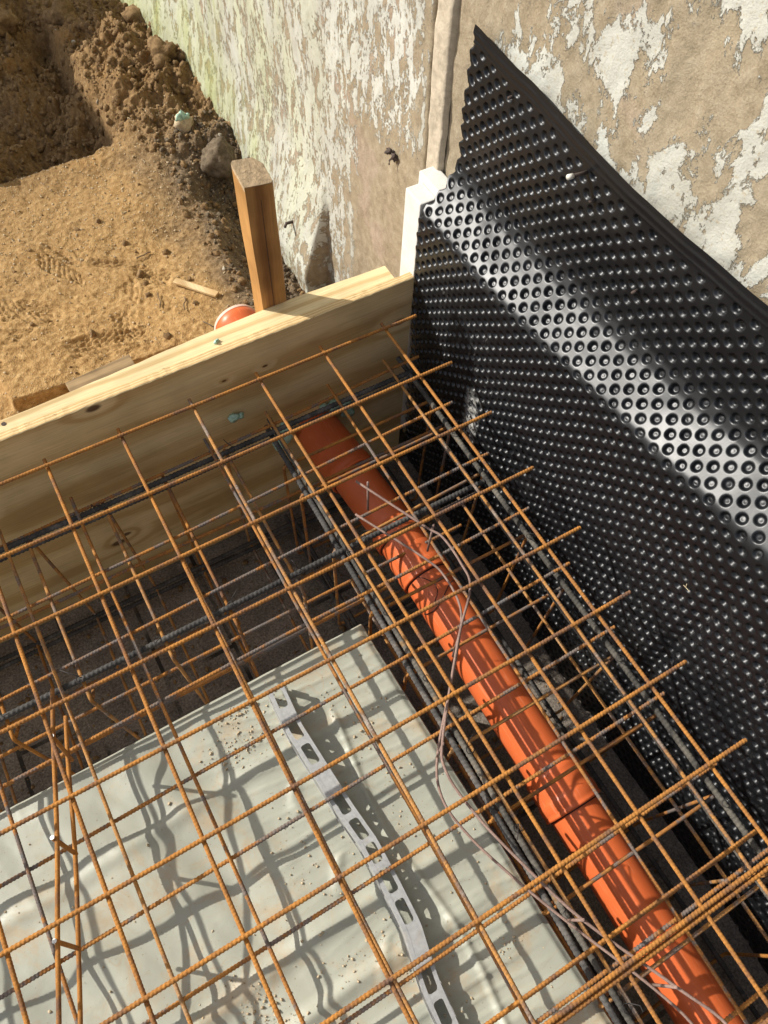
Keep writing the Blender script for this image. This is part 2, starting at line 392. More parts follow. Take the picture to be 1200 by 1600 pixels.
def m_wall():
    t = NT('peeling_painted_render'); P = t.pos(); X, Y, Z = t.sep(P)
    grain = t.noise(P, 330, 3, 0.65); mid = t.noise(P, 45, 5, 0.65); big = t.noise(P, 4, 4, 0.55)
    base = t.ramp(mid, [(0.28, (0.25, 0.20, 0.13)), (0.5, (0.345, 0.28, 0.19)), (0.75, (0.43, 0.365, 0.265))])
    pink = t.mapr(t.noise(P, 7, 3, 0.5), 0.55, 0.70)
    base = t.mix(t.math('MULTIPLY', pink, 0.45), base, (0.44, 0.33, 0.27))
    base = t.mix(0.6, base, t.ramp(grain, [(0.3, (0.62, 0.6, 0.57)), (0.7, (1.2, 1.18, 1.15))]), 'MULTIPLY')
    # flaking paint left on the render: long vertical scraps to the left, broad islands to the right
    str1 = t.noise(t.scale(P, (1, 32, 13)), 1.0, 9, 0.74, 0.3)
    blob = t.noise(t.scale(P, (1, 10.5, 6.5)), 1.0, 10, 0.68, 0.25)
    left = t.mapr(Y, 0.20, 0.26)
    v = t.math('ADD', t.math('MULTIPLY', str1, left), t.math('MULTIPLY', blob, t.math('SUBTRACT', 1.0, left)))
    # more paint far left, a bare zone between, islands again on the right
    bias = t.node('ShaderNodeValToRGB', i_0=t.mapr_lin(Y, -1.2, 2.4)) if False else None
    b1 = t.math('MULTIPLY', t.mapr(t.math('ADD', Y, t.math('MULTIPLY', Z, 0.55)), 0.34, 0.62), 0.062)
    b2 = t.math('MULTIPLY', t.math('MULTIPLY', t.mapr(Y, 0.75, 0.2), t.mapr(Z, 0.35, -0.02)), 0.10)
    bare_low = t.math('MULTIPLY', t.math('MULTIPLY', t.mapr(Y, 0.55, 0.42), t.mapr(Z, 0.24, 0.08)), 0.20)
    b3 = t.math('MULTIPLY', t.mapr(Y, 0.03, -0.10), 0.012)
    bare_mid = t.math('MULTIPLY', t.math('MULTIPLY', t.mapr(Y, 0.22, 0.20), t.mapr(Y, -0.02, 0.08)), 0.16)
    thr = t.math('ADD', t.math('ADD', v, b1), b3)
    thr = t.math('SUBTRACT', thr, t.math('ADD', bare_low, bare_mid))
    thr = t.math('ADD', thr, t.math('MULTIPLY', t.math('SUBTRACT', mid, 0.5), 0.12))
    thr = t.math('ADD', thr, t.math('MULTIPLY', t.math('SUBTRACT', t.noise(P, 120, 3, 0.6), 0.5), t.math('ADD', t.math('MULTIPLY', left, 0.16), 0.07)))
    mask = t.mapr(thr, 0.512, 0.534)
    paint = t.ramp(big, [(0.3, (0.46, 0.455, 0.395)), (0.7, (0.57, 0.565, 0.50))])
    gre = t.math('MULTIPLY', t.mapr(t.noise(t.scale(P, (1, 9, 2.4)), 1.0, 5, 0.6), 0.40, 0.62), t.mapr(Y, 0.40, 1.1))
    paint = t.mix(t.math('MULTIPLY', gre, 0.6), paint, (0.52, 0.545, 0.33))
    specks = t.mapr(t.noise(P, 130, 5, 0.75), 0.56, 0.62)
    paint = t.mix(t.math('MULTIPLY', specks, 0.6), paint, (0.42, 0.34, 0.22))
    c = t.mix(mask, base, paint)
    damp = t.mapr(t.noise(t.scale(P, (1, 7, 1.6)), 1.0, 5, 0.65), 0.42, 0.66)
    c = t.mix(t.math('MULTIPLY', damp, 0.30), c, (0.27, 0.235, 0.17))
    moss = t.math('MULTIPLY', t.mapr(t.noise(t.scale(P, (1, 6, 1.3), (0, 3, 1)), 1.0, 6, 0.7), 0.47, 0.66), t.mapr(Y, 0.55, 1.3))
    c = t.mix(t.math('MULTIPLY', moss, 0.45), c, (0.34, 0.36, 0.13))
    alg = t.math('MULTIPLY', t.mapr(Y, 1.0, 2.1), t.mapr(t.math('ADD', Z, t.math('MULTIPLY', t.noise(P, 6, 4), 0.5)), 0.35, -0.25))
    c = t.mix(t.math('MULTIPLY', alg, 0.6), c, (0.33, 0.36, 0.10))
    edge = t.math('MULTIPLY', t.mapr(thr, 0.500, 0.515), t.math('SUBTRACT', 1.0, mask))
    b = t.bump(mask, 0.9, 0.0022)
    b = t.bump(t.math('ADD', t.math('MULTIPLY', mid, 1.2), t.math('MULTIPLY', grain, 0.5)), 0.55, 0.004, b)
    return t.out(c, 0.93, b, spec=0.15)
M['wall'] = None   # made below

def m_plain(name, col, rough=0.8, amt=0.25, scale=40, bump=0.3, dist=0.002, spec=0.3):
    t = NT(name); P = t.pos(); n = t.noise(P, scale, 5, 0.65)
    lo = tuple(c * (1 - amt) for c in col); hi = tuple(min(1, c * (1 + amt)) for c in col)
    return t.out(t.ramp(n, [(0.3, lo), (0.7, hi)]), rough, t.bump(n, bump, dist), spec=spec)
M['xps'] = m_plain('white_foam_board', (0.69, 0.665, 0.61), 0.75, 0.10, 34, 0.35)
M['cement'] = m_plain('pale_cement', (0.47, 0.40, 0.30), 0.92, 0.22, 60, 0.7, 0.004, 0.15)
M['mortar'] = m_plain('grey_mortar', (0.38, 0.35, 0.30), 0.92, 0.25, 60, 0.7, 0.004, 0.15)
M['foam'] = m_plain('mint_foam', (0.40, 0.58, 0.46), 0.8, 0.18, 120, 0.6, 0.004)
M['plug'] = m_plain('grey_white_plastic', (0.62, 0.59, 0.52), 0.55, 0.1, 60, 0.1)
M['iron'] = m_plain('dark_old_iron', (0.07, 0.05, 0.04), 0.8, 0.4, 120, 0.4)
M['wire'] = m_plain('black_tie_wire', (0.03, 0.026, 0.024), 0.6, 0.3, 120, 0.2)
M['twig'] = m_plain('brown_twig', (0.16, 0.11, 0.065), 0.9, 0.3, 120, 0.5)
M['straw'] = m_plain('dry_straw', (0.55, 0.46, 0.30), 0.8, 0.2, 120, 0.3)
M['ring'] = m_plain('dark_rubber_ring', (0.03, 0.02, 0.018), 0.6, 0.2, 60, 0.1)
M['rim'] = m_plain('pale_cut_pvc', (0.72, 0.50, 0.40), 0.6, 0.1, 60, 0.1)
M['blocker'] = mat_wood('grey_stained_boards', [(0.25, 0.21, 0.17), (0.22, 0.18, 0.14), (0.15, 0.12, 0.09)], 'z', ring=90)
M['roof'] = m_plain('bitumen_felt', (0.06, 0.06, 0.062), 0.9, 0.2, 80, 0.5)
M['wall'] = m_wall()

WALL_X = 0.196
SHEET_Z = -0.208
FLOOR_Z = -0.68
SAND_Z = -0.42
# ------------------------------------------------------------------ the setting
me = mesh_np('yard_ground', np.array([(-60, -60, -0.76), (60, -60, -0.76), (60, 60, -0.76), (-60, 60, -0.76)]), np.array([[0, 1, 2, 3]]))
tag(link('yard_ground', me, M['terrain']), kind='structure')
me = mesh_np('trench_floor', np.array([(-3.2, -3.2, FLOOR_Z), (0.17, -3.2, FLOOR_Z), (0.17, 0.058, FLOOR_Z), (-3.2, 0.058, FLOOR_Z)]), np.array([[0, 1, 2, 3]]))
tag(link('trench_floor', me, M['floor']), kind='structure')

def ground_z(x, y):
    z = np.full_like(x, SAND_Z)
    z = z + 0.018 * fbm(x * 2.2, y * 2.2, 3, 3) * 2
    # hollow dug along the wall foot near the stake
    z = z - 0.13 * sstep(-0.06, 0.10, x + 0.10 * fbm(x * 4, y * 4, 2, 8)) * sstep(1.35, 1.05, y) * sstep(0.1, 0.3, y + 0.2)
    # heap of loose soil against the wall
    hp = np.exp(-(((x - 0.06) / 0.24) ** 2 + ((y - 1.86) / 0.36) ** 2))
    z = z + 0.13 * hp * (1 + 0.8 * fbm(x * 9, y * 9, 3, 21))
    # dug-out bank behind, to the left of the heap
    dig = sstep(-0.165, -0.225, x + 0.02 * fbm(x * 12, y * 12, 2, 33)) * sstep(1.47, 1.545, y + 0.02 * fbm(x * 10, y * 10, 2, 34))
    z = z - 0.09 * dig + dig * 0.12 * fbm(x * 5, y * 5, 4, 40) + dig * 0.25 * sstep(1.9, 2.9, y)
    # roughness: crumbly everywhere, strong in the loose soil and near the wall
    loose = np.clip(hp * 1.3 + dig * 1.2 + sstep(-0.16, 0.05, x) * 0.6, 0, 1.3)
    z = z + (0.005 + 0.030 * loose) * fbm(x * 24, y * 24, 5, 50, 0.66)
    z = z + 0.0035 * fbm(x * 80, y * 80, 3, 60, 0.6)
    # trodden patch: boot prints, each an outline of pressed sand with tread bars, heel and toe
    prints = ((-0.52, 1.00, 0.5), (-0.66, 0.86, 1.0), (-0.43, 0.77, -0.3), (-0.60, 0.72, 0.3), (-0.80, 0.80, 1.2), (-0.36, 0.90, 0.9), (-0.74, 0.98, 0.2), (-0.50, 0.66, 1.4), (-0.90, 0.95, 0.7))
    for i, (cx, cy, an) in enumerate(prints):
        wx = 0.012 * fbm(x * 14, y * 14, 2, 140 + i); wy = 0.012 * fbm(x * 14, y * 14, 2, 170 + i)
        u = (x + wx - cx) * math.cos(an) + (y + wy - cy) * math.sin(an); v = -(x + wx - cx) * math.sin(an) + (y + wy - cy) * math.cos(an)
        ww = 0.040 + 0.008 * np.sin(v * 26 + 0.6)
        q = np.maximum(np.abs(u) / ww, np.abs(v) / 0.125)
        ins = sstep(1.06, 0.90, q)
        worn = sstep(-0.12, 0.10, fbm(x * 11, y * 11, 3, 150 + i))
        bars = np.sin(v * 300 + 14 * np.abs(u) / ww) + 0.8 * np.sin(u * 330 + i)
        z = z + worn * (-0.0050 * ins + 0.0048 * ins * np.clip(bars, -0.8, 0.8) + 0.0045 * np.exp(-((q - 1.10) / 0.10) ** 2))
    rub = sstep(-0.2, -0.34, x) * sstep(1.3, 1.1, y)
    a = fbm(x * 5, y * 5, 2, 70) * 5
    z = z + rub * 0.0009 * np.sin((x * np.cos(a) + y * np.sin(a)) * 170) * sstep(0.0, 0.2, fbm(x * 7, y * 7, 2, 77))
    # firm sanded slab with straight edges, gap before the formwork
    gap = np.maximum(sstep(0.565, 0.553, y - 0.0 * x), sstep(-0.812, -0.824, x + 0.10 * (y - 0.6)))
    z = z - 0.035 * gap * sstep(-0.30, -0.42, x)
    # banked a little against the back of the formwork
    z = z + 0.02 * sstep(0.42, 0.16, y) * (1 + fbm(x * 9, y * 9, 2, 90))
    return z

def ground_patch(name, xs, ys):
    Xg, Yg = np.meshgrid(xs, ys, indexing='ij')
    Zg = ground_z(Xg, Yg)
    V = np.stack([Xg, Yg, Zg], -1).reshape(-1, 3)
    me = mesh_np(name, V, grid_faces(len(xs), len(ys)))
    return link(name, me, M['sand'], smooth=True)
xs = np.concatenate([np.linspace(-4.0, -1.2, 60), np.linspace(-1.19, 0.21, 320)])
ys = np.concatenate([np.linspace(0.10, 2.7, 560), np.linspace(2.72, 7.0, 90)])
tag(ground_patch('sandy_ground', xs, ys), kind='structure')

# ------------------------------------------------------------------ the old wall
def build_wall():
    root = empty('rendered_wall', (WALL_X, 0.5, -0.7))
    tag(root, 'old rendered wall with peeling white paint and bare tan patches behind the pit', 'wall')
    ys = np.concatenate([np.linspace(-3.0, -1.0, 20), np.linspace(-0.98, 2.9, 640), np.linspace(2.92, 7.0, 40)])
    zs = np.concatenate([np.linspace(-0.75, 1.1, 300), np.linspace(1.13, 2.6, 20)])
    Yg, Zg = np.meshgrid(ys, zs, indexing='ij')
    b = 0.010 * fbm(Yg * 2.5, Zg * 2.5, 3, 5) + 0.004 * fbm(Yg * 14, Zg * 9, 4, 6) + 0.0022 * fbm(Yg * 60, Zg * 40, 3, 9)
    # thicker broken render low on the left: its ragged right edge throws a shadow
    ed = 0.668 + 0.006 * fbm(Zg * 7, Zg * 0 + 1, 3, 15) + 0.03 * sstep(-0.24, -0.17, Zg)
    foot = np.clip((-0.175 - Zg + 0.02 * fbm(Yg * 5, Zg * 5, 2, 19)) / 0.30, 0, 1)
    b = b + 0.075 * foot * sstep(ed - 0.005, ed + 0.005, Yg) * (1 - 0.5 * sstep(0.75, 1.3, Yg))
    # bulging foot far left
    b = b + 0.07 * sstep(1.3, 2.1, Yg) * sstep(0.1, -0.5, Zg)
    # open joint beside the cement strip
    jo = 0.203 + 0.006 * fbm(Zg * 8, Zg * 0, 3, 25) - 0.012 * sstep(0.5, 0.2, Zg)
    b = b - 0.030 * np.exp(-((Yg - jo) / 0.0055) ** 2)
    V = np.stack([-b, Yg - 0.5, Zg + 0.7], -1).reshape(-1, 3)
    me = mesh_np('render', V, grid_faces(len(ys), len(zs))[:, ::-1])
    link('render', me, M['wall'], root, True)
    mb = MB(); mb.box((0.16, 1.5, 0.9), (0.26, 9.0, 3.4)); mb.build('masonry_core', M['mortar'], root)
    # raised cement strip, slightly irregular
    zz = np.linspace(0.16, 1.2, 120); yy = np.linspace(0, 1, 14)
    Zs, T = np.meshgrid(zz, yy, indexing='ij')
    y0 = 0.138 + 0.004 * fbm(Zs * 6, Zs * 0 + 4, 3, 31) - 0.012 * sstep(0.5, 0.2, Zs); y1 = 0.194 + 0.003 * fbm(Zs * 9, Zs * 0 + 7, 3, 32) - 0.012 * sstep(0.5, 0.2, Zs)
    Ys = y0 + (y1 - y0) * T
    h = 0.012 * sstep(0, 0.10, T) * sstep(1, 0.90, T) + 0.004 * fbm(Ys * 40, Zs * 25, 3, 33) - 0.002
    V = np.stack([-h, Ys - 0.5, Zs + 0.7], -1).reshape(-1, 3)
    link('cement_strip', mesh_np('cement_strip', V, grid_faces(120, 14)[:, ::-1]), M['cement'], root, True)
    mb = MB()
    mb.lump((-0.006, 0.325 - 0.5, 0.157 + 0.7), 0.0075, 3, 3, 0.9, (1.0, 1.2, 0.7), 4); mb.lump((-0.006, 0.308 - 0.5, 0.154 + 0.7), 0.006, 3, 5, 0.9, (1.0, 1.1, 1.3), 4)
    mb.tube([(-0.003, -0.186, 0.852), (-0.016, -0.188, 0.846), (-0.017, -0.190, 0.838)], 0.002, 6)
    mb.build('rusty_stub', M['iron'], root, True)
    mb = MB(); mb.tube([(-0.02, 0.30, 0.33), (-0.075, 0.30, 0.335), (-0.085, 0.292, 0.33)], 0.0048, 7); mb.build('rusty_stub', M['iron'], root, True)
build_wall()

# ------------------------------------------------------------------ dimpled membrane
def build_membrane():
    root = empty('dimpled_membrane', (0.12, -0.6, FLOOR_Z))
    tag(root, 'black dimpled plastic foundation membrane hung on the old wall down into the trench', 'membrane')
    prof0 = np.array([(.180, .548), (.180, .50), (.177, .45), (.178, .40), (.183, .36), (.184, .315), (.181, .290), (.170, .268), (.152, .248), (.130, .2255), (.110, .2055), (.1045, .193), (.104, .15), (.105, .068), (.106, -.047), (.112, -.229), (.120, -.419), (.132, -.70)])
    step = 0.0016
    ys = np.arange(0.066, -1.72, -step)
    N = 780
    Xs = np.zeros((len(ys), N)); Zs = np.zeros_like(Xs)
    wtop = 0
    for i, y in enumerate(ys):
        pr = prof0.copy()
        lift = 0.095 * (0.06 - y) + 0.014 * math.sin(y * 5.2 + 0.4)
        k = np.interp(pr[:, 1], [-0.7, 0.0, 0.19, 0.30, 0.40, 0.55], [0, 0.2, 1, 1, 0.75, 0.0])
        pr[:, 1] += lift * k
        top = 0.012 * math.sin(y * 6 + 1.0) - 0.006 * math.cos(y * 2.0)
        pr[:, 1] += top * np.interp(prof0[:, 1], [0.3, 0.5], [0, 1])
        low = np.interp(prof0[:, 1], [-0.7, 0.10, 0.19, 0.30], [1, 1, 0.55, 0])
        pr[:, 0] += low * (0.013 * (1 - math.exp(-(0.06 - y) / 0.35)) + 0.004 * math.sin(y * 9.0))
        pr[:, 0] += np.interp(prof0[:, 1], [-0.5, -0.2, 0.1, 0.2], [1, 1, 0.5, 0]) * 0.010 * math.exp(-((y + 0.86) / 0.018) ** 2)
        # smooth resample
        d = np.concatenate([[0], np.cumsum(np.hypot(np.diff(pr[:, 0]), np.diff(pr[:, 1])))])
        s = np.linspace(0, d[-1], 900)
        px = np.interp(s, d, pr[:, 0]); pz = np.interp(s, d, pr[:, 1])
        kk = np.ones(9) / 9
        px = np.convolve(np.pad(px, 4, 'edge'), kk, 'valid'); 
        s2 = np.linspace(0, d[-1], N)
        Xs[i] = np.interp(s2, s, px); Zs[i] = np.interp(s2, s, pz)
        if i == 0: L = d[-1]
    W = np.linspace(0, L, N)[None, :].repeat(len(ys), 0)
    Yg = ys[:, None].repeat(N, 1)
    Yl = Yg + 0.006 * fbm(Yg * 5, W * 5, 2, 201); W0 = W; W = W + 0.006 * fbm(Yg * 5, W * 5, 2, 211)
    # diamond lattice of dimples pushed away from us
    a = 0.0345; h = 0.0172
    def dist(oy, ow):
        u = (Yl + oy) / a; v = (W + ow) / (2 * h)
        du = (u - np.round(u)) * a; dv = (v - np.round(v)) * 2 * h
        return np.hypot(du, dv)
    r = np.minimum(dist(0, 0), dist(a / 2, h))
    dep = 0.0060 * (1 - sstep(0.0048, 0.0091, r)) 
    nub = 0.0004 * (1 - sstep(0.0010, 0.0030, r))
    W = W0
    flat = sstep(0.030, 0.036, W + 0.003 * np.sin(Yg * 30))
    dsp = (dep - nub) * flat * (0.80 + 0.9 * np.clip(fbm(Yg * 26, W * 26, 2, 220) + 0.25, 0, 0.6))
    # stamped edge strip
    dsp = dsp - 0.0011 * np.exp(-((W - 0.014) / 0.0035) ** 2) - 0.0008 * np.exp(-((W - 0.026) / 0.002) ** 2)
    # old dents
    dsp = dsp + 0.007 * fbm(Yg * 6, W * 6, 3, 91)
    Yg = Yg + (0.003 * fbm(W * 60, W * 0, 2, 230) + 0.003 * np.sin(W * 182)) * sstep(0.02, 0.066, Yg)
    tx = np.gradient(Xs, axis=1); tz = np.gradient(Zs, axis=1)
    ln = np.hypot(tx, tz); nx = -tz / ln; nz = tx / ln           # outward to the wall side
    V = np.stack([Xs + nx * dsp - 0.12, Yg + 0.6, Zs + nz * dsp - FLOOR_Z], -1).reshape(-1, 3)
    me = mesh_np('sheet', V, grid_faces(len(ys), N))
    o = link('sheet', me, M['membrane'], root, True)
    return ys, Xs, Zs
build_membrane()

# ------------------------------------------------------------------ formwork, stake, foam board
def build_formwork():
    root = empty('formwork_panel', (-0.75, 0.09, FLOOR_Z))
    tag(root, 'plywood formwork panel with a pale batten along its top, crossing the trench', 'formwork')
    ox, oy, oz = -0.75, 0.09, FLOOR_Z
    me = bpy.data.meshes.new('plywood')
    bm = bmesh.new()
    x0, x1, y0, y1, z0, z1 = -1.85, 0.1025, 0.060, 0.0785, FLOOR_Z - 0.02, 0.046
    n = 160
    rnd = random.Random(4)
    rows = []
    for i in range(n + 1):
        x = x0 + (x1 - x0) * i / n
        zt = z1 + 0.004 * (x + 0.5) * 2 * 0.5 + rnd.uniform(-0.0007, 0.0007)
        rows.append([bm.verts.new((x - ox, y - oy, z - oz)) for (y, z) in ((y0, z0), (y0, zt - 0.0015), (y0 + 0.0012 + rnd.uniform(0, 0.0012), zt), (y1, zt + rnd.uniform(-0.0005, 0.0005)), (y1, z0))])
    for i in range(n):
        for k in range(5):
            f = bm.faces.new((rows[i][k], rows[i][(k + 1) % 5], rows[i + 1][(k + 1) % 5], rows[i + 1][k]))
            f.material_index = 1 if k in (1, 2) else 0
    for rr in (rows[0], rows[-1]):
        f = bm.faces.new(rr); f.material_index = 1
    bmesh.ops.recalc_face_normals(bm, faces=bm.faces)
    bm.to_mesh(me); bm.free()
    me.materials.append(M['ply_face']); me.materials.append(M['ply_edge'])
    link('plywood', me, None, root)
    bm = bmesh.new(); rws = []
    for i in range(61):
        x = -1.85 + (0.066 + 1.85) * i / 60
        yb = 0.109 + 0.026 * float(sstep(-0.85, -0.15, np.array(x))) + rnd.uniform(-.0006, .0006) - 0.006 * float(sstep(-0.15, 0.05, np.array(x)))
        zt = 0.0435 + rnd.uniform(-.0005, .0005)
        rws.append([bm.verts.new((x - ox, yy - oy, zz - oz)) for (yy, zz) in ((0.0787, -0.05), (0.0787, zt - 0.001), (0.0800, zt), (yb - 0.003, zt), (yb, zt - 0.003), (yb, -0.05))])
    for i in range(60):
        for k in range(6): bm.faces.new((rws[i][k], rws[i][(k + 1) % 6], rws[i + 1][(k + 1) % 6], rws[i + 1][k]))
    bm.faces.new(rws[0]); bm.faces.new(rws[-1][::-1]); bmesh.ops.recalc_face_normals(bm, faces=bm.faces)
    me = bpy.data.meshes.new('batten'); bm.to_mesh(me); bm.free(); link('batten', me, M['batten'], root)
    for (x, y) in ((-0.785, 0.096),):
        b = MB(); b.tube([(x - ox, y - oy, 0.0425 - oz), (x - ox, y - oy, 0.0445 - oz)], 0.0045, 12)
        b.build('nail_head', M['iron'], root)
build_formwork()

def build_stake():
    root = empty('timber_stake', (-0.198, 0.160, SAND_Z - 0.1))
    tag(root, 'square orange-brown timber stake standing behind the formwork batten', 'stake')
    bm = bmesh.new()
    w = 0.0285; n = 40; rings = []
    prof = [(-w, -w), (w - .004, -w), (w, -w + .004), (w, w - .016), (w - .014, w), (-w + .005, w), (-w, w - .005)]
    rnd = random.Random(2)
    H = 0.342 - (SAND_Z - 0.1)
    for i in range(n + 1):
        t = i / n
        rings.append([bm.verts.new((x + 0.0006 * math.sin(t * 23 + x * 90) - 0.008 * (t - .5), y + 0.0006 * math.cos(t * 19 + y * 70),
                      t * H + (0.016 * ((y + w) / (2 * w)) - 0.008 * (x + w) / (2 * w) if i == n else 0))) for (x, y) in prof])
    k = len(prof)
    for i in range(n):
        for j in range(k):
            bm.faces.new((rings[i][j], rings[i][(j + 1) % k], rings[i + 1][(j + 1) % k], rings[i + 1][j]))
    bm.faces.new(rings[0][::-1])
    me = bpy.data.meshes.new('post'); bmesh.ops.recalc_face_normals(bm, faces=bm.faces)
    bm.to_mesh(me); 
    bm.free(); link('post', me, M['stake'], root)
    bm = bmesh.new()
    vs = [bm.verts.new((x * 0.985 - 0.004, y * 0.985, H + 0.0165 * ((y + w) / (2 * w)) - 0.008 * (x + w) / (2 * w) + 0.0008)) for (x, y) in prof]
    bm.faces.new(vs)
    r = bmesh.ops.extrude_face_region(bm, geom=bm.faces[:])
    for v in r['geom']:
        if isinstance(v, bmesh.types.BMVert): v.co.z -= 0.010
    bmesh.ops.recalc_face_normals(bm, faces=bm.faces)
    me = bpy.data.meshes.new('end_grain'); bm.to_mesh(me); bm.free()
    o = link('end_grain', me, m_plain('weathered_end_grain', (0.45, 0.33, 0.20), 0.9, 0.30, 90, 0.8, 0.004), root)
    o['label'] = 'weathered greyish end grain'
    b = MB(); b.box((-0.004, -w - 0.0005, H * 0.78), (0.0008, 0.0012, H * 0.36)); b.build('drying_crack', M['iron'], root)
build_stake()

b = MB()
b.box((0.131, 0.104, -0.165), (0.040, 0.058, 0.776), bevel=0.003)
b.box((0.172, 0.113, -0.158), (0.041, 0.072, 0.792), bevel=0.003)
o = b.build('insulation_board', M['xps'])
tag(o, 'white stepped foam insulation board upright between the wall and the membrane edge', 'insulation')

# ------------------------------------------------------------------ drain pipe
def build_pipe():
    root = empty('drain_pipe', (-0.13, -0.6, -0.41))
    tag(root, 'orange plastic drain pipe with push-fit sockets running along the trench', 'pipe')
    O = Vector((-0.13, -0.6, -0.41))
    cl = [(-0.197, 0.462, -0.322), (-0.163, 0.06, -0.336), (-0.143, -0.10, -0.344), (-0.129, -0.27, -0.349), (-0.124, -0.42, -0.351), (-0.127, -0.95, -0.353), (-0.131, -1.35, -0.355), (-0.135, -2.2, -0.36)]
    cy = [c[1] for c in cl][::-1]
    def at(y): return Vector((np.interp(y, cy, [c[0] for c in cl][::-1]), y, np.interp(y, cy, [c[2] for c in cl][::-1])))
    def lathe(name, prof, mat, seg=56):
        # prof: list of (y, radius)
        rings = []; V = []
        for i, (y, r) in enumerate(prof):
            c = at(y) - O
            t = (at(y + 0.03) - at(y - 0.03)).normalized()
            a = t.cross(Vector((0, 0, 1))).normalized(); bb = a.cross(t)
            for k in range(seg):
                an = 2 * math.pi * k / seg
                V.append(c + r * (math.cos(an) * a + math.sin(an) * bb))
        me = mesh_np(name, np.array(V), grid_faces(len(prof), seg, closed=True))
        o = link(name, me, mat, root, True)
        return o
    R0 = 0.055
    def straight(y0, y1, r, n=14): return [(y0 + (y1 - y0) * i / n, r) for i in range(n + 1)]
    def socket(y0, y1, r, lip=0.0025):     # y0 > y1, mouth at y1... mouth first
        return [(y0, R0 + 0.0005), (y0 - 0.004, r - 0.002), (y0 - 0.012, r)] + straight(y0 - 0.013, y1 + 0.032, r, 5) + \
               [(y1 + 0.030, r + 0.001), (y1 + 0.026, r + 0.0022), (y1 + 0.012, r + 0.0024), (y1 + 0.007, r + 0.001), (y1 + 0.004, r + lip), (y1, r + lip), (y1 - 0.0015, r), (y1 - 0.001, R0 + 0.001), (y1 + 0.02, R0)]
    lathe('barrel', straight(0.02, -0.40, R0, 30), M['pipe'])
    lathe('barrel', straight(-0.38, -0.99, R0, 30), M['pipe'])
    lathe('barrel', straight(-0.97, -2.15, R0, 40), M['pipe'])
    lathe('barrel', straight(0.43, 0.0, R0, 20), M['pipe'])
    s = lathe('socket', socket(0.055, -0.112, 0.0608), M['pipe'])
    s = lathe('socket', socket(-0.275, -0.318, 0.0590), M['pipe'])
    s = lathe('socket', socket(-0.355, -0.432, 0.0592), M['pipe'])
    s = lathe('socket', socket(-0.915, -1.002, 0.0612), M['pipe'])
    for y, r in ((-0.1135, 0.0565), (-0.320, 0.0562), (-0.434, 0.0562), (-1.004, 0.0566)):
        lathe('seal_ring', [(y + 0.001, R0 + 0.0003), (y + 0.0005, r), (y - 0.0012, r), (y - 0.0022, R0 + 0.0003)], M['ring'])
    # open end standing out beyond the formwork
    lathe('socket', [(0.36, R0 + .0003), (0.365, 0.060), (0.43, 0.0605), (0.435, 0.063), (0.452, 0.063), (0.456, 0.0610), (0.462, 0.0612)], M['pipe'])
    o = lathe('cut_rim', [(0.4555, 0.0625), (0.4615, 0.0628), (0.4635, 0.0618), (0.4635, 0.0560), (0.4622, 0.0560), (0.40, 0.0555)], M['rim'])
    o['label'] = 'pale rim of the open pipe end'
build_pipe()

# ------------------------------------------------------------------ insulation slab under the film, and the film
o = MB().box((-1.79, -1.86, (FLOOR_Z + SHEET_Z) / 2 - 0.012), (2.88, 2.70, SHEET_Z - FLOOR_Z - 0.026)).build('insulation_slab', M['xps'])
tag(o, 'thick insulation slab under the pale green plastic film beside the trench', 'insulation')

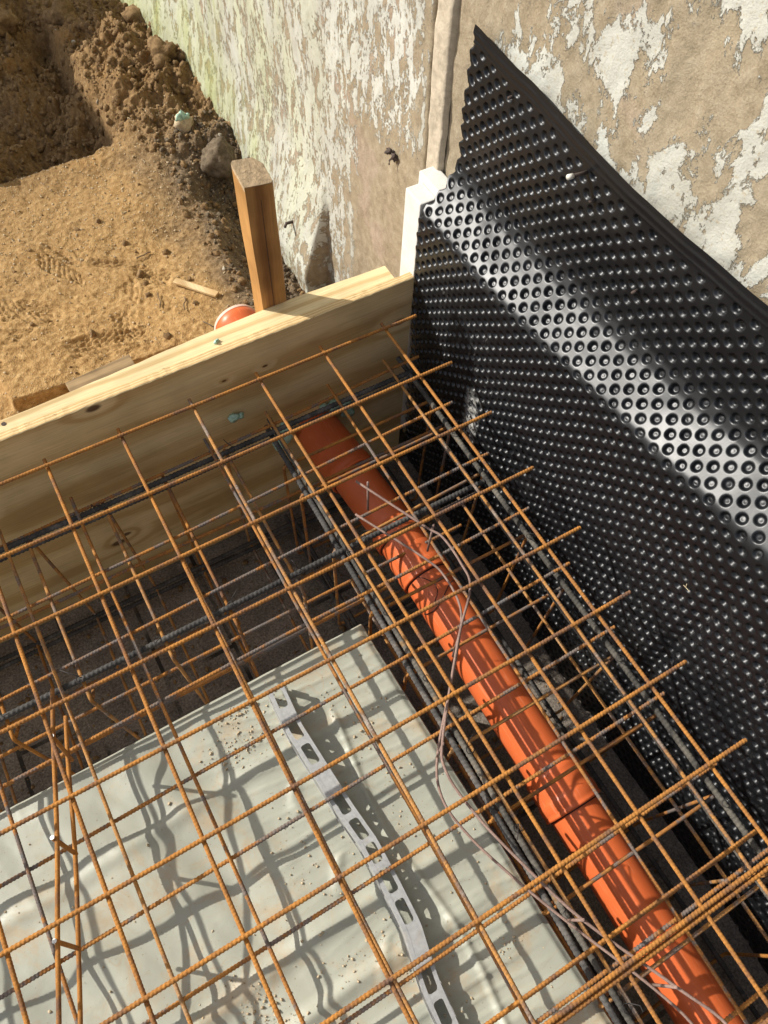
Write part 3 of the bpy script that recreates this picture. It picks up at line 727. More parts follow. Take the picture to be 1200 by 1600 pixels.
def build_film():
    x1, y1 = -0.338, -0.500
    xs = np.concatenate([np.linspace(-3.2, -1.4, 60), np.linspace(-1.395, x1, 300)])
    ys = np.concatenate([np.linspace(y1, -1.62, 300), np.linspace(-1.63, -3.2, 50)])
    # folded-down margins
    nfold = 8
    Xg, Yg = np.meshgrid(xs, ys, indexing='ij')
    def film_z(x, y):
        z = SHEET_Z + 0.004 * fbm(x * 3, y * 3, 2, 101)
        lump = sstep(-0.55, -0.80, x) * sstep(-1.15, -0.75, y)
        warp = 0.05 * fbm(x * 5, y * 5, 2, 103)
        w1 = np.sin((x * 0.95 + y * 0.45 + warp) * 47)
        z = z + (0.0008 + 0.0068 * lump) * (0.55 * w1 + 1.3 * fbm((x + 0.6 * y) * 12, (y - 0.3 * x) * 5, 3, 104)) * sstep(0, -0.05, y - y1)
        # long low folds running with the cross bars
        for (yy, am, wd) in ((-0.955, 0.006, 0.016), (-1.045, 0.008, 0.013), (-1.13, 0.006, 0.018), (-0.66, 0.004, 0.014), (-1.22, 0.006, 0.02), (-1.32, 0.006, 0.02)):
            yc = yy + 0.02 * fbm(x * 3, x * 0 + yy, 2, 107) + 0.03 * (x + 0.7)
            z = z + am * np.exp(-((y - yc) / wd) ** 2) * sstep(-0.33, -0.50, x) * (0.6 + 0.8 * np.clip(fbm(x * 3.5, x * 0 + yy * 5, 2, 108) + 0.5, 0, 1))
        # short tucks pressed up beside the metal spacer
        z = z + 0.0045 * np.exp(-((x + 0.595 + 0.02 * np.sin(y * 40)) / 0.012) ** 2) * sstep(0.2, 0.5, np.sin(y * 42 + 1)) * sstep(-0.66, -0.72, y)
        z = z + 0.005 * np.exp(-((x + 0.487 + 0.012 * np.sin(y * 13)) / 0.006) ** 2) * sstep(-0.6, -0.66, y)
        rp = y * 118 + 6 * fbm(x * 2.2, y * 4, 2, 131) + 10 * x
        rip = (1 - np.abs(np.sin(rp))) ** 3
        z = z + 0.0030 * (rip - 0.3) * sstep(-0.80, -0.55, x) * np.clip(0.5 + 1.4 * fbm(x * 4, y * 6, 2, 133), 0, 1) * sstep(0.0, -0.04, y - y1)
        cr = (x + 0.8 * y) * 31 + 7 * fbm(x * 4, y * 4, 2, 135)
        z = z + 0.0028 * ((1 - np.abs(np.sin(cr))) ** 4 - 0.2) * sstep(-0.6, -0.8, x) * np.clip(0.3 + 1.6 * fbm(x * 5, y * 5, 2, 137), 0, 1)
        z = z + 0.0010 * fbm(x * 22, y * 22, 3, 110)
        e = np.minimum(x1 - x, y1 - y)
        z = z - 0.006 * (1 - sstep(0.0, 0.012, -0 + e))
        return z
    Zg = film_z(Xg, Yg)
    Xe = Xg + 0.004 * fbm(Yg * 5, Yg * 0, 3, 120) * sstep(-0.6, x1, Xg)
    # right edge runs very slightly out towards us
    Xe = Xe + (0.032 * (y1 - Yg)) * sstep(-1.6, x1, Xg)
    Ye = Yg + 0.003 * fbm(Xg * 6, Xg * 0 + 3, 3, 121) * sstep(-0.7, y1, Yg)
    V = np.stack([Xe, Ye, Zg], -1)
    n, m = Xg.shape
    verts = [V.reshape(-1, 3)]; faces = [grid_faces(n, m)[:, ::-1]]
    off = n * m
    def skirt(edge, out):
        nonlocal off
        k = len(edge); layers = [edge]
        for (d, dz) in ((0.0022, -0.003), (0.0032, -0.009), (0.003, -0.05), (0.004, -0.11)):
            layers.append(edge + np.array(out) * d + np.array((0, 0, dz)))
        A = np.stack(layers, 1).reshape(-1, 3)
        verts.append(A); faces.append(grid_faces(k, len(layers), off)); off += len(A)
    skirt(V[-1, :, :], (1, 0, 0))
    skirt(V[:, 0, :], (0, 1, 0))
    me = mesh_np('plastic_sheet', np.concatenate(verts), np.concatenate(faces))
    o = link('plastic_sheet', me, M['sheet'], None, True)
    tag(o, 'pale grey-green plastic film wrinkled over the insulation beneath the steel mesh', 'plastic sheet')
    return film_z
film_z = build_film()

# ------------------------------------------------------------------ reinforcing steel
def ribbed(length, r, rib, pitch, seg=10, kind='helix', per=5, wob=0.0012, seed=0):
    """bar along +X from 0 to length, ribs as real relief"""
    n = int(length / pitch * per) + 1
    s = np.linspace(0, length, n)[:, None]; th = (np.arange(seg) / seg * 2 * np.pi)[None, :]
    if kind == 'helix': ph = 2 * np.pi * s / pitch + th
    elif kind == 'cross': ph = 2 * np.pi * s / pitch + 2.0 * np.abs(((th / np.pi) % 2) - 1)
    else: ph = 2 * np.pi * s / pitch + 0 * th
    prof = np.clip(np.sin(ph) * 1.4, -0.6, 1.0)
    rr = r + rib * prof
    wy = wob * np.sin(s * 3.1 + seed) + wob * 0.6 * np.sin(s * 7.3 + 2 * seed); wz = wob * np.sin(s * 2.3 + 1.7 * seed)
    V = np.stack([s + 0 * th, wy + rr * np.cos(th), wz + rr * np.sin(th)], -1).reshape(-1, 3)
    F = grid_faces(n, seg, closed=True)
    c0 = np.array([[0, wy[0, 0], wz[0, 0]]]); c1 = np.array([[length, wy[-1, 0], wz[-1, 0]]])
    me = bpy.data.meshes.new('bar')
    base = len(V); V = np.concatenate([V, c0, c1])
    caps = [(j, (j + 1) % seg, base, base) for j in range(seg)] + [((n - 1) * seg + (j + 1) % seg, (n - 1) * seg + j, base + 1, base + 1) for j in range(seg)]
    tri = np.array([(a, b, c) for a, b, c, d in caps])
    me.vertices.add(len(V)); me.vertices.foreach_set('co', V.astype(np.float32).ravel())
    loops = np.concatenate([F.ravel(), tri.ravel()]).astype(np.int32)
    me.loops.add(len(loops)); me.loops.foreach_set('vertex_index', loops)
    me.polygons.add(len(F) + len(tri))
    st = np.concatenate([np.arange(len(F)) * 4, len(F) * 4 + np.arange(len(tri)) * 3]).astype(np.int32)
    me.polygons.foreach_set('loop_start', st)
    me.update(calc_edges=True); me.validate()
    me.polygons.foreach_set('use_smooth', np.ones(len(me.polygons), bool))
    return me

def bar_mesh(mat, *a, **k):
    me = ribbed(*a, **k); me.materials.append(M[mat]); return me

def put_bar(name, me, p0, p1, parent, roll=0.0, stretch=False):
    p0 = Vector(p0); p1 = Vector(p1); d = (p1 - p0)
    o = bpy.data.objects.new(name, me); COL.objects.link(o)
    if parent:
        o.parent = parent; p0 = p0 - parent.location
    q = Vector((1, 0, 0)).rotation_difference(d.normalized()) @ Quaternion((1, 0, 0), roll)
    o.rotation_mode = 'QUATERNION'; o.rotation_quaternion = q; o.location = p0
    return o

jr = random.Random(5)
XL = -1.72; YL = -1.86
# upper welded mesh
top = empty('welded_mesh', (-0.8, -0.9, 0))
tag(top, 'upper rusty welded steel mesh, its bar ends nearest the camera and reaching the black membrane', 'steel mesh')
cross = [bar_mesh(m, 1.80, 0.0036, 0.00045, 0.0062, kind='helix', seed=s) for m, s in (('rust', 1), ('rust', 2))]
longm = [bar_mesh(m, 1.90, 0.0035, 0.00022, 0.0056, kind='cross', seed=s) for m, s in (('rust', 3), ('rust_pale', 4))]
for t in range(13):
    y = -0.15 * t + jr.uniform(-.0015, .0015)
    x0 = 0.076 + jr.uniform(-.002, .002)
    put_bar('cross_bar', cross[t % 2], (x0, y, 0.0005 * t * 0), (x0 - 1.8, y + jr.uniform(-.003, .003), jr.uniform(-.002, .001)), top, jr.uniform(0, 6))
for k in range(12):
    x = -0.15 * k + jr.uniform(-.0015, .0015)
    put_bar('long_bar', longm[1 if k % 5 == 3 else 0], (x, 0.0245 + jr.uniform(-.002, .002), -0.0074), (x + jr.uniform(-.003, .003), -1.875, -0.0074 + jr.uniform(-.001, .001)), top, jr.uniform(0, 6))
# lower welded mesh
def lowz(x, y): return -0.1247 + 0.034 * x + 0.0255 * (y + 0.1686)
low = empty('welded_mesh', (-0.8, -0.9, -0.125))
tag(low, 'lower rusty welded steel mesh with grey worn patches, lying a hand below the upper mesh', 'steel mesh')
crossl = [bar_mesh(m, 1.80, 0.0035, 0.00055, 0.0062, kind='helix', seed=s, wob=0.0022) for m, s in (('rust_mix', 5), ('rust_mix', 6))]
longl = [bar_mesh(m, 1.90, 0.0034, 0.00022, 0.0056, kind='cross', seed=s, wob=0.0024) for m, s in (('rust_pale', 7), ('rust_mix', 8))]
for t in range(-1, 12):
    y = -0.1686 - 0.15 * t + jr.uniform(-.002, .002)
    x0 = 0.081 + jr.uniform(-.002, .002); x1 = x0 - 1.8; y1 = y - 0.006
    put_bar('cross_bar', crossl[t % 2], (x0, y, lowz(x0, y) - 0.004), (x1, y1, lowz(x1, y1) - 0.004), low, jr.uniform(0, 6))
for k in range(12):
    x = 0.0045 - 0.15 * k + jr.uniform(-.002, .002)
    y0 = 0.010 + jr.uniform(-.003, .003); x1 = x + 0.008 + jr.uniform(-.004, .004); y1 = y0 - 1.9
    put_bar('long_bar', longl[k % 2], (x, y0, lowz(x, y0) + 0.003), (x1, y1, lowz(x1, y1) + 0.003), low, jr.uniform(0, 6))

# ---- cages
def stirrup(name, a, b, parent, mat='rust', r=0.0036, hook=0.05):
    """closed link through rectangle corners a..b: list of 4 corner points, with a hooked tail"""
    P = [Vector(p) for p in a]
    pts = []; rad = 0.012
    n = 4
    for i in range(n):
        p = P[i]; q0 = P[i - 1]; q1 = P[(i + 1) % n]
        d0 = (q0 - p).normalized(); d1 = (q1 - p).normalized()
        for k in range(5):
            u = k / 4
            pts.append(p + d0 * rad * (1 - u) ** 2 + d1 * rad * u ** 2)
    pts.append(pts[0].copy()); pts.append(pts[1].copy() + Vector((0.004, 0.004, 0.003)))
    c = (P[0] + P[2]) / 2
    pts.append(pts[-1] + (c - P[0]).normalized() * hook)
    off = parent.location
    m = MB(); m.tube([q - off for q in pts], r, 8)
    return m.build(name, M[mat], parent, True)

def tie(name, p, parent, mat='wire'):
    pass

# cage along the formwork
cgx = empty('rebar_cage', (-0.9, -0.2, -0.4))
tag(cgx, 'dark reinforcement cage of thick ribbed bars along the foot of the plywood formwork', 'rebar cage')
thick = bar_mesh('black_bar', 1.86, 0.0058, 0.0007, 0.0088, kind='helix', seg=12, seed=11)
def xbar(me, x0, y, z, dz=0, dy=0): put_bar('main_bar', me, (x0, y, z), (x0 - 1.86, y + dy, z + dz), cgx, jr.uniform(0, 6))
xbar(thick, 0.060, -0.030, -0.150, -0.010, 0.004); xbar(thick, 0.045, -0.044, -0.157, -0.008, 0.0)
xbar(thick, 0.045, -0.362, -0.158, -0.018, 0.012)
xbar(thick, 0.02, -0.020, -0.615, -0.01, 0.01); xbar(thick, 0.0, -0.036, -0.618, -0.012, 0.006)
xbar(thick, 0.02, -0.395, -0.615); xbar(thick, 0.02, -0.375, -0.618)
thin_x = bar_mesh('rust_mix', 1.86, 0.0037, 0.0004, 0.0058, kind='helix', seg=10, seed=16)
xbar(thin_x, 0.070, -0.157, -0.220); xbar(thin_x, 0.040, -0.369, -0.176, -0.01); xbar(thin_x, 0.0, -0.372, -0.300); xbar(thin_x, -0.26, -0.470, -0.176)
for k in range(11):
    x = -0.405 - 0.15 * k + 0.30 + jr.uniform(-.012, .012); s = jr.uniform(-.012, .012)
    if -0.30 < x < -0.02: continue
    stirrup('stirrup', [(x, -0.400, -0.168 - 0.02 * k / 11), (x, -0.012, -0.160), (x + s, -0.012, -0.622), (x + s, -0.400, -0.622)], None, cgx, 'rust_pale' if k % 3 else 'rust')
# stirrup legs standing just before the ply by the pipe
# cage along the membrane
cgy = empty('rebar_cage', (-0.12, -0.8, -0.4))
tag(cgy, 'reinforcement cage with grey dusty bars around the orange pipe, along the black membrane', 'rebar cage')
thy = bar_mesh('grey_bar', 1.86, 0.0058, 0.0004, 0.0078, kind='cross', seg=12, seed=13)
thyb = bar_mesh('black_bar', 1.86, 0.0058, 0.0005, 0.0080, kind='helix', seg=12, seed=14)
thin_y = bar_mesh('rust_pale', 1.86, 0.0038, 0.0003, 0.006, kind='helix', seg=10, seed=15)
def ybar(me, x, y0, z, dx=0, dz=0): put_bar('main_bar', me, (x, y0, z), (x + dx, y0 - 1.86, z + dz), cgy, jr.uniform(0, 6))
ybar(thy, 0.050, 0.022, -0.150, 0.006, -0.02)
ybar(thy, 0.018, -0.14, -0.158, 0.012, -0.03)
ybar(thy, -0.292, 0.012, -0.158, -0.008, -0.02)
ybar(thyb, -0.305, 0.00, -0.163, -0.014, -0.02)
ybar(thin_y, -0.291, -0.374, -0.300, -0.004, -0.02)
ybar(thin_y, 0.033, -0.30, -0.300, 0.0, -0.02)
ybar(thyb, -0.292, 0.012, -0.615, 0.01, 0); ybar(thyb, -0.277, 0.012, -0.618, 0.01, 0)
ybar(thyb, 0.035, 0.012, -0.615, 0.01, 0)
for k in range(12):
    y = -0.075 - 0.15 * k + jr.uniform(-.012, .012) + 0.02
    if k == 0: y = -0.11
    s = jr.uniform(-.01, .012)
    zt = -0.167 + 0.0255 * (y + 0.17)
    stirrup('stirrup', [(-0.318, y, zt - 0.008), (0.066, y + s, zt), (0.062, y + s, -0.622), (-0.312, y, -0.622)], None, cgy, ('rust', 'rust_mix', 'rust_pale')[k % 3])

# loose splice bars laid over the near edge of the mesh
spl = bar_mesh('rust', 1.0, 0.0038, 0.0004, 0.0066, kind='cross', seg=10, seed=17)
for (x0, y, z, lab) in ((0.185, -1.209, -0.003, 'rusty herringbone-ribbed splice bar lying against the nearest whole cross bar of the upper mesh'),
                        (0.060, -1.183, -0.142, 'rusty splice bar under the upper mesh, short of the membrane, over the orange pipe')):
    o = put_bar('splice_bar', spl, (x0, y, z), (x0 - 1.0, y + 0.004, z - 0.006), None)
    tag(o, lab, 'rebar', 'loose splice bars')

# ---- twisted tie wires: small knots of black wire belonging to the cages
def knot(p, parent, seed):
    rnd = random.Random(seed); m = MB(); off = parent.location
    a0 = rnd.uniform(0, 3.1)
    P = [Vector(p) + Vector((0.0075 * math.cos(a0 + k * 0.9), 0.0075 * math.sin(a0 + k * 0.9), 0.004 * math.cos(k * 1.7) + 0.002)) - off for k in range(8)]
    P += [P[-1] + Vector((rnd.uniform(-.012, .012), rnd.uniform(-.012, .012), 0.010)), P[-1] + Vector((rnd.uniform(-.02, .02), rnd.uniform(-.02, .02), 0.016))]
    m.tube(P, 0.0009, 5); m.build('wire_tie', M['wire'], parent, True)
for k in range(1, 9):
    y = -0.15 * k + (-0.055 if k else 0)
    knot((-0.294, y - 0.02, -0.152), cgy, k)
    if k % 2: knot((0.048, y - 0.02, -0.145), cgy, 40 + k)
for k in range(6):
    knot((-0.255 - 0.15 * k, -0.362, -0.152), cgx, 80 + k)
    if k % 2: knot((-0.255 - 0.15 * k, -0.035, -0.145), cgx, 90 + k)

# ---- serpentine ladder spacer
def ladder(name, plan_t, plan_b, zt, zb, pins, mat, r, label, pr=None, bright=False):
    c = Vector((plan_t[0][0], plan_t[0][1], zb))
    root = empty(name, c); tag(root, label, 'spacer')
    def smooth(P):
        out = []
        for i in range(len(P) - 1):
            a = P[max(i - 1, 0)]; b = P[i]; d = P[i + 1]; e = P[min(i + 2, len(P) - 1)]
            for k in range(5):
                t = k / 5
                out.append(tuple(0.5 * ((2 * b[j]) + (-a[j] + d[j]) * t + (2 * a[j] - 5 * b[j] + 4 * d[j] - e[j]) * t * t + (-a[j] + 3 * b[j] - 3 * d[j] + e[j]) * t ** 3) for j in range(2)))
        out.append(P[-1]); return out
    for P, z in ((plan_t, zt), (plan_b, zb)):
        m = MB(); m.tube([Vector((x, y, z)) - c for (x, y) in smooth(P)], r, 8); m.build('rail', M[mat], root, True)
    for (tx, ty, bx, by) in pins:
        m = MB(); a = Vector((tx, ty, zt + 0.006)); b_ = Vector((bx, by, zb - 0.008))
        m.tube([a - c, b_ - c], pr or r, 8); o = m.build('pin', M[mat], root, True)
        if bright:
            m = MB(); dd = (a - b_).normalized(); m.tube([a - c, a + dd * 0.0012 - c], (pr or r) * 0.96, 10); m.build('cut_end', M['bright'], o)
PT = [(-0.243, -0.305), (-0.178, -0.452), (-0.160, -0.49), (-0.159, -0.552), (-0.170, -0.60), (-0.238, -0.668), (-0.352, -0.798), (-0.378, -0.848), (-0.372, -0.925), (-0.348, -1.02), (-0.314, -1.125), (-0.249, -1.258), (-0.215, -1.335), (-0.225, -1.42), (-0.30, -1.50)]
PB = [(-0.256, -0.326), (-0.185, -0.476), (-0.170, -0.53), (-0.178, -0.60), (-0.215, -0.652), (-0.267, -0.710), (-0.360, -0.810), (-0.390, -0.872), (-0.384, -0.94), (-0.355, -1.03), (-0.315, -1.128), (-0.255, -1.262), (-0.232, -1.34), (-0.245, -1.42), (-0.32, -1.50)]
ladder('wire_spacer', PT, PB, -0.012, -0.100,
       [(-0.226, -0.321, -0.226, -0.321 - .004), (-0.163, -0.461, -0.168, -0.464), (-0.238, -0.668, -0.240, -0.672), (-0.360, -0.81, -0.362, -0.812), (-0.314, -1.125, -0.314, -1.125), (-0.250, -1.258, -0.252, -1.26)],
       'rust_brown', 0.0024, 'thin brown wire spacer bent in a snaking line over the pipe and the film edge')
LT = [(-0.880, -0.410), (-0.907, -0.50), (-0.945, -0.635), (-0.985, -0.760), (-1.035, -0.92), (-1.10, -1.10)]
LB = [(-0.892, -0.432), (-0.914, -0.512), (-0.948, -0.648), (-0.986, -0.776), (-1.030, -0.915), (-1.10, -1.10)]
ladder('wire_spacer', LT, LB, -0.028, -0.108, [(-0.903, -0.487, -0.908, -0.507), (-0.950, -0.634, -0.950, -0.652), (-0.990, -0.768, -0.989, -0.782)],
       'rust', 0.0037, 'straight rusty ladder spacer with bright cut pin ends at the left of the mesh', 0.0036, True)

# ---- slotted metal spacer strip
def build_strip():
    path = [(-0.549, -0.548), (-0.552, -0.63), (-0.543, -0.73), (-0.5365, -0.80), (-0.527, -0.868), (-0.526, -0.95), (-0.527, -1.015), (-0.536, -1.06), (-0.543, -1.10), (-0.548, -1.18), (-0.55, -1.26), (-0.55, -1.40), (-0.55, -1.6)]
    root = empty('slotted_spacer', (-0.54, -1.0, SHEET_Z))
    tag(root, 'galvanised slotted metal spacer strip standing on the plastic film under the mesh', 'spacer')
    O = root.location
    py = [p_[1] for p_ in path][::-1]; pxs = [p_[0] for p_ in path][::-1]
    def cx(y): return float(np.interp(y, py, pxs))
    w = 0.0155; ins = 0.0088
    def plate(name, y0, y1, xa, xb, za, zb, th, mb, side=False):
        n = max(2, int(abs(y1 - y0) / 0.012)); 
        ring = []
        for i in range(n + 1):
            y = y0 + (y1 - y0) * i / n
            A = Vector((cx(y) + xa, y, za(y))) - O; B = Vector((cx(y) + xb, y, zb(y))) - O
            if side: t = Vector((th, 0, 0))
            else: t = Vector((0, 0, -th))
            ring.append([mb.bm.verts.new(v) for v in (A, B, B + t, A + t)])
        for i in range(n):
            for k in range(4): mb.bm.faces.new((ring[i][k], ring[i][(k + 1) % 4], ring[i + 1][(k + 1) % 4], ring[i + 1][k]))
        mb.bm.faces.new(ring[0]); mb.bm.faces.new(ring[-1][::-1])
    def ztop(y): return lowz(cx(y), y) - 0.0088
    zt = lambda y: ztop(y)
    top_ = MB()
    y_start, y_end = -0.550, -1.60
    plate('rail', y_start, y_end, -w, -ins, zt, zt, 0.0016, top_)
    plate('rail', y_start, y_end, ins, w, zt, zt, 0.0016, top_)
    # slots: the cross bars sit in one slot of every three
    solids = []; slots = []
    for t in range(3, 10):
        ys_ = -0.1686 - 0.15 * t
        for (a, b_) in ((0.004, -0.036), (-0.049, -0.088)) if t % 2 else ((0.0, -0.040), (-0.052, -0.090), (-0.100, -0.134)):
            slots.append((ys_ + a, ys_ + b_))
    slots = [s for s in slots if s[0] < y_start - 0.004 and s[1] > y_end + 0.004]
    slots.insert(0, (y_start - 0.005, y_start - 0.040)) if slots[0][1] < y_start - 0.045 else None
    cur = y_start
    for (a, b_) in slots:
        if cur - a > 0.003: solids.append((cur, a))
        cur = b_
    solids.append((cur, y_end))
    for (a, b_) in solids: plate('bridge', a, b_, -ins + 0.0001, ins - 0.0001, lambda y: zt(y) - 0.0003, lambda y: zt(y) - 0.0003, 0.0014, top_)
    for (a, b_) in slots:
        for (yy, sy) in ((a, -1), (b_, 1)):
            for sx in (-1, 1):
                c_ = cx(yy); z_ = zt(yy) - 0.0002
                vs = [top_.bm.verts.new(Vector(q) - O) for q in ((c_ + sx * ins, yy, z_), (c_ + sx * (ins - 0.0045), yy, z_), (c_ + sx * (ins - 0.0013), yy + sy * 0.0013, z_), (c_ + sx * ins, yy + sy * 0.0045, z_))]
                lo_ = [top_.bm.verts.new(v.co - Vector((0, 0, 0.0013))) for v in vs]
                top_.bm.faces.new(vs); top_.bm.faces.new(lo_[::-1])
                for q in range(4): top_.bm.faces.new((vs[q], vs[(q + 1) % 4], lo_[(q + 1) % 4], lo_[q]))
    top_.build('slotted_top', M['galv'], root)
    for sx, nm in ((-1, 'side'), (1, 'side')):
        m = MB(); x = sx * (w - 0.0008)
        lo = lambda y: float(film_z(np.array([cx(y)]), np.array([y]))[0]) - 0.002
        h1 = lambda y: zt(y) - 0.0145
        h2 = lambda y: lo(y) + 0.012
        plate('u', y_start, y_end, x, x + sx * 0.001, lambda y: zt(y) - 0.0017, h1, 0.0014 * sx, m, True)
        plate('l', y_start, y_end, x + sx * 0.002, x + sx * 0.003, h2, lo, 0.0014 * sx, m, True)
        for (a, b_) in solids:
            c_ = (a + b_) / 2; hw = max(0.008, (a - b_) / 2 + 0.003)
            plate('p', c_ + hw, c_ - hw, x + sx * 0.001, x + sx * 0.002, h1, h2, 0.0014 * sx, m, True)
        m.build('side_plate', M['galv'], root)
build_strip()

# ------------------------------------------------------------------ small things
def thing(mb, name, mat, label, cat, group=None, smooth=True):
    o = mb.build(name, mat, None, smooth); return tag(o, label, cat, group)
def foam(pts, label):
    m = MB()
    for i, (x, y, z, r) in enumerate(pts): m.lump((x, y, z), r, 2, i * 7 + int(abs(x) * 1000), 0.55, (1, 0.7, 1.1), 3)
    thing(m, 'foam_blob', M['foam'], label, 'foam', 'mint foam blobs')
foam([(-0.252, 0.048, -0.300, 0.022), (-0.240, 0.050, -0.275, 0.016), (-0.262, 0.05, -0.325, 0.018)], 'mint green foam blob left of the orange pipe where it passes the plywood')
foam([(-0.082, 0.050, -0.290, 0.02), (-0.110, 0.050, -0.268, 0.016), (-0.072, 0.050, -0.315, 0.017), (-0.135, 0.052, -0.262, 0.011)], 'mint green foam blob right of the orange pipe where it passes the plywood')
foam([(-0.363, 0.052, -0.160, 0.011), (-0.345, 0.052, -0.162, 0.008)], 'small mint foam scrap on the plywood above the dark bars')
foam([(-0.352, 0.094, 0.045, 0.005), (-0.347, 0.097, 0.045, 0.004)], 'tiny mint foam crumb on top of the pale batten')

gz = lambda x, y: float(ground_z(np.array([x]), np.array([y]))[0])
m = MB(); m.lump((0.078, 1.225, -0.405), 0.062, 4, 5, 0.20, (0.85, 0.9, 1.0), 2.6)
thing(m, 'clay_clod', M['clay'], 'big round grey clay clod against the foot of the wall behind the stake', 'clod', smooth=True)
m = MB(); m.lump((0.035, 1.41, gz(0.035, 1.41) + 0.012), 0.033, 3, 8, 0.35, (1, 1, 0.8), 2.2)
thing(m, 'stone', M['crumb'], 'sandy stone capped with mint foam, left of the big clay clod', 'stone')
foam([(0.033, 1.408, gz(0.035, 1.41) + 0.040, 0.014), (0.020, 1.405, gz(0.035, 1.41) + 0.038, 0.011), (0.048, 1.40, gz(0.035, 1.41) + 0.037, 0.009)], 'mint foam lump on the stone by the wall foot')
for i, (x, y, r, lab) in enumerate(((0.12, 2.02, 0.05, 'brown soil clod high on the heap against the wall'), (0.10, 1.72, 0.045, 'brown soil clod in the middle of the heap beside the wall'), (-0.33, 2.30, 0.055, 'brown clod in the shaded dug soil, furthest left'), (-0.12, 2.22, 0.05, 'brown clod in the shaded dug soil just left of the heap'))):
    m = MB(); m.lump((x, y, gz(x, y) + r * 0.3), r, 3, 30 + i, 0.5, (1, 1, 0.8), 2.6)
    thing(m, 'soil_clod', M['clod'], lab, 'clod', 'larger soil clods')

def sticks(name, a, b, w, t, mat, label, cat='stick', rough=0):
    a = Vector(a); b = Vector(b); d = b - a
    q = Vector((0, 1, 0)).rotation_difference(d.normalized())
    m = MB(); m.box((a + b) / 2, (w, d.length, t), q.to_matrix(), bevel=min(w, t) * 0.15)
    return thing(m, name, mat, label, cat, smooth=False)
sticks('wood_stick', (-0.262, 0.787, gz(-.262, .787) + 0.010), (-0.172, 0.678, gz(-.172, .678) + 0.010), 0.021, 0.008, M['stick'], 'pale splintered wood stick lying on the sand left of the stake')
sticks('board_offcut', (-0.668, 0.524, -0.405), (-0.482, 0.534, -0.400), 0.045, 0.02, M['old_board'], 'weathered board offcut lying in the gap behind the formwork', 'board')
sticks('board_offcut', (-0.90, 1.555, -0.40), (-0.575, 1.535, -0.405), 0.10, 0.022, M['old_board'], 'weathered board end poking in at the left edge beside the dug soil', 'board')
m = MB(); m.tube([(-0.245, 0.36, -0.40), (-0.238, 0.345, -0.33), (-0.240, 0.335, -0.27)], 0.012, 8, rfun=lambda i: (0.010, 0.012, 0.008)[i])
thing(m, 'twig', M['twig'], 'stubby brown twig between the pipe end and the stake', 'twig')
rr = random.Random(9)
for i, (x, y, an, ln, lab) in enumerate(((-0.27, 0.69, 1.2, 0.05, 'thin dark twig on the sand below the wood stick'), (-0.33, 0.74, 1.35, 0.055, 'thin dark twig on the sand left of the wood stick'), (-0.30, 0.95, 0.2, 0.05, 'thin dark twig on the sand above the wood stick'), (-0.24, 0.585, 2.1, 0.04, 'thin dark twig near the open pipe end'))):
    P = [(x + math.cos(an) * ln * (k / 4 - .5) + rr.uniform(-.003, .003), y + math.sin(an) * ln * (k / 4 - .5) + rr.uniform(-.003, .003), gz(x, y) + 0.006) for k in range(5)]
    m = MB(); m.tube(P, 0.0018, 6); thing(m, 'twig', M['twig'], lab, 'twig', 'twigs on the sand')
rr = random.Random(19)
P0 = [(0.06, 0.92), (0.02, 0.86), (0.09, 0.84), (0.05, 0.99)]
for i, (x, y) in enumerate(P0):
    P = [(x + 0.07 * (k / 5) * (1 if i % 2 else -0.6), y - 0.05 * k / 5 + 0.01 * math.sin(k), gz(x, y) + 0.03 + 0.02 * math.sin(k * 0.9)) for k in range(6)]
    m = MB(); m.tube(P, 0.0022 + 0.001 * (i % 2), 6, rfun=lambda j: 0.003 * (1 - j / 8))
    thing(m, 'root', M['twig'], ('bare root in the hollow by the wall, nearest the stake', 'thin root in the hollow reaching towards the wall', 'short root low in the hollow behind the batten', 'root at the far end of the hollow by the wall')[i], 'root', 'roots in the hollow')

# fixings on the membrane
m = MB(); m.tube([(0.182, -0.262, 0.497), (0.150, -0.262, 0.500)], 0.0028, 10); 
root = m.build('wall_plug', M['iron'], None, True); tag(root, 'grey wall plug sticking out of the black membrane near its top edge', 'wall plug')
m = MB(); m.tube([(0.150, -0.262, 0.500), (0.1405, -0.262, 0.501)], 0.0042, 12); m.build('collar', M['plug'], root, True)
for i, (y, z, lab) in enumerate(((-0.292, 0.468, 'nail head in the membrane just below the wall plug'), (-0.06, 0.502, 'nail head near the top left corner of the membrane'), (-0.43, 0.40, 'nail head in the membrane towards its right, above the shiny band'))):
    m = MB(); m.tube([(0.181, y, z), (0.170, y, z)], 0.0045, 8, rfun=lambda k: 0.0035 - 0.001 * k); thing(m, 'nail_head', M['iron'], lab, 'nail', 'nails in the membrane')
m = MB(); m.tube([(0.117, -0.797, 0.080), (0.114, -0.805, 0.086), (0.112, -0.803, 0.098)], 0.0007, 5); m.tube([(0.114, -0.805, 0.086), (0.112, -0.815, 0.090)], 0.0006, 5)
thing(m, 'straw', M['straw'], 'little forked straw stuck on the lower part of the membrane', 'straw')

# tie wires sagging over the pipe
def wire(P, label, r=0.0011):
    m = MB(); m.tube(P, r, 6); thing(m, 'tie_wire', M['wire'], label, 'wire', 'black tie wires on the pipe')
wire([(-0.165 + 0.03 * math.sin(k * 0.5), -0.44 - 0.012 * k, -0.288 + 0.004 * math.cos(k)) for k in range(7)], 'black tie wire lying lengthwise on the pipe by the second socket')
wire([(-0.124 + 0.0575 * math.cos(a), -0.50 + 0.02 * math.sin(a * 2), -0.351 + 0.0575 * math.sin(a)) for a in np.linspace(0.55, 2.9, 18)], 'black tie wire looped across the top of the pipe')

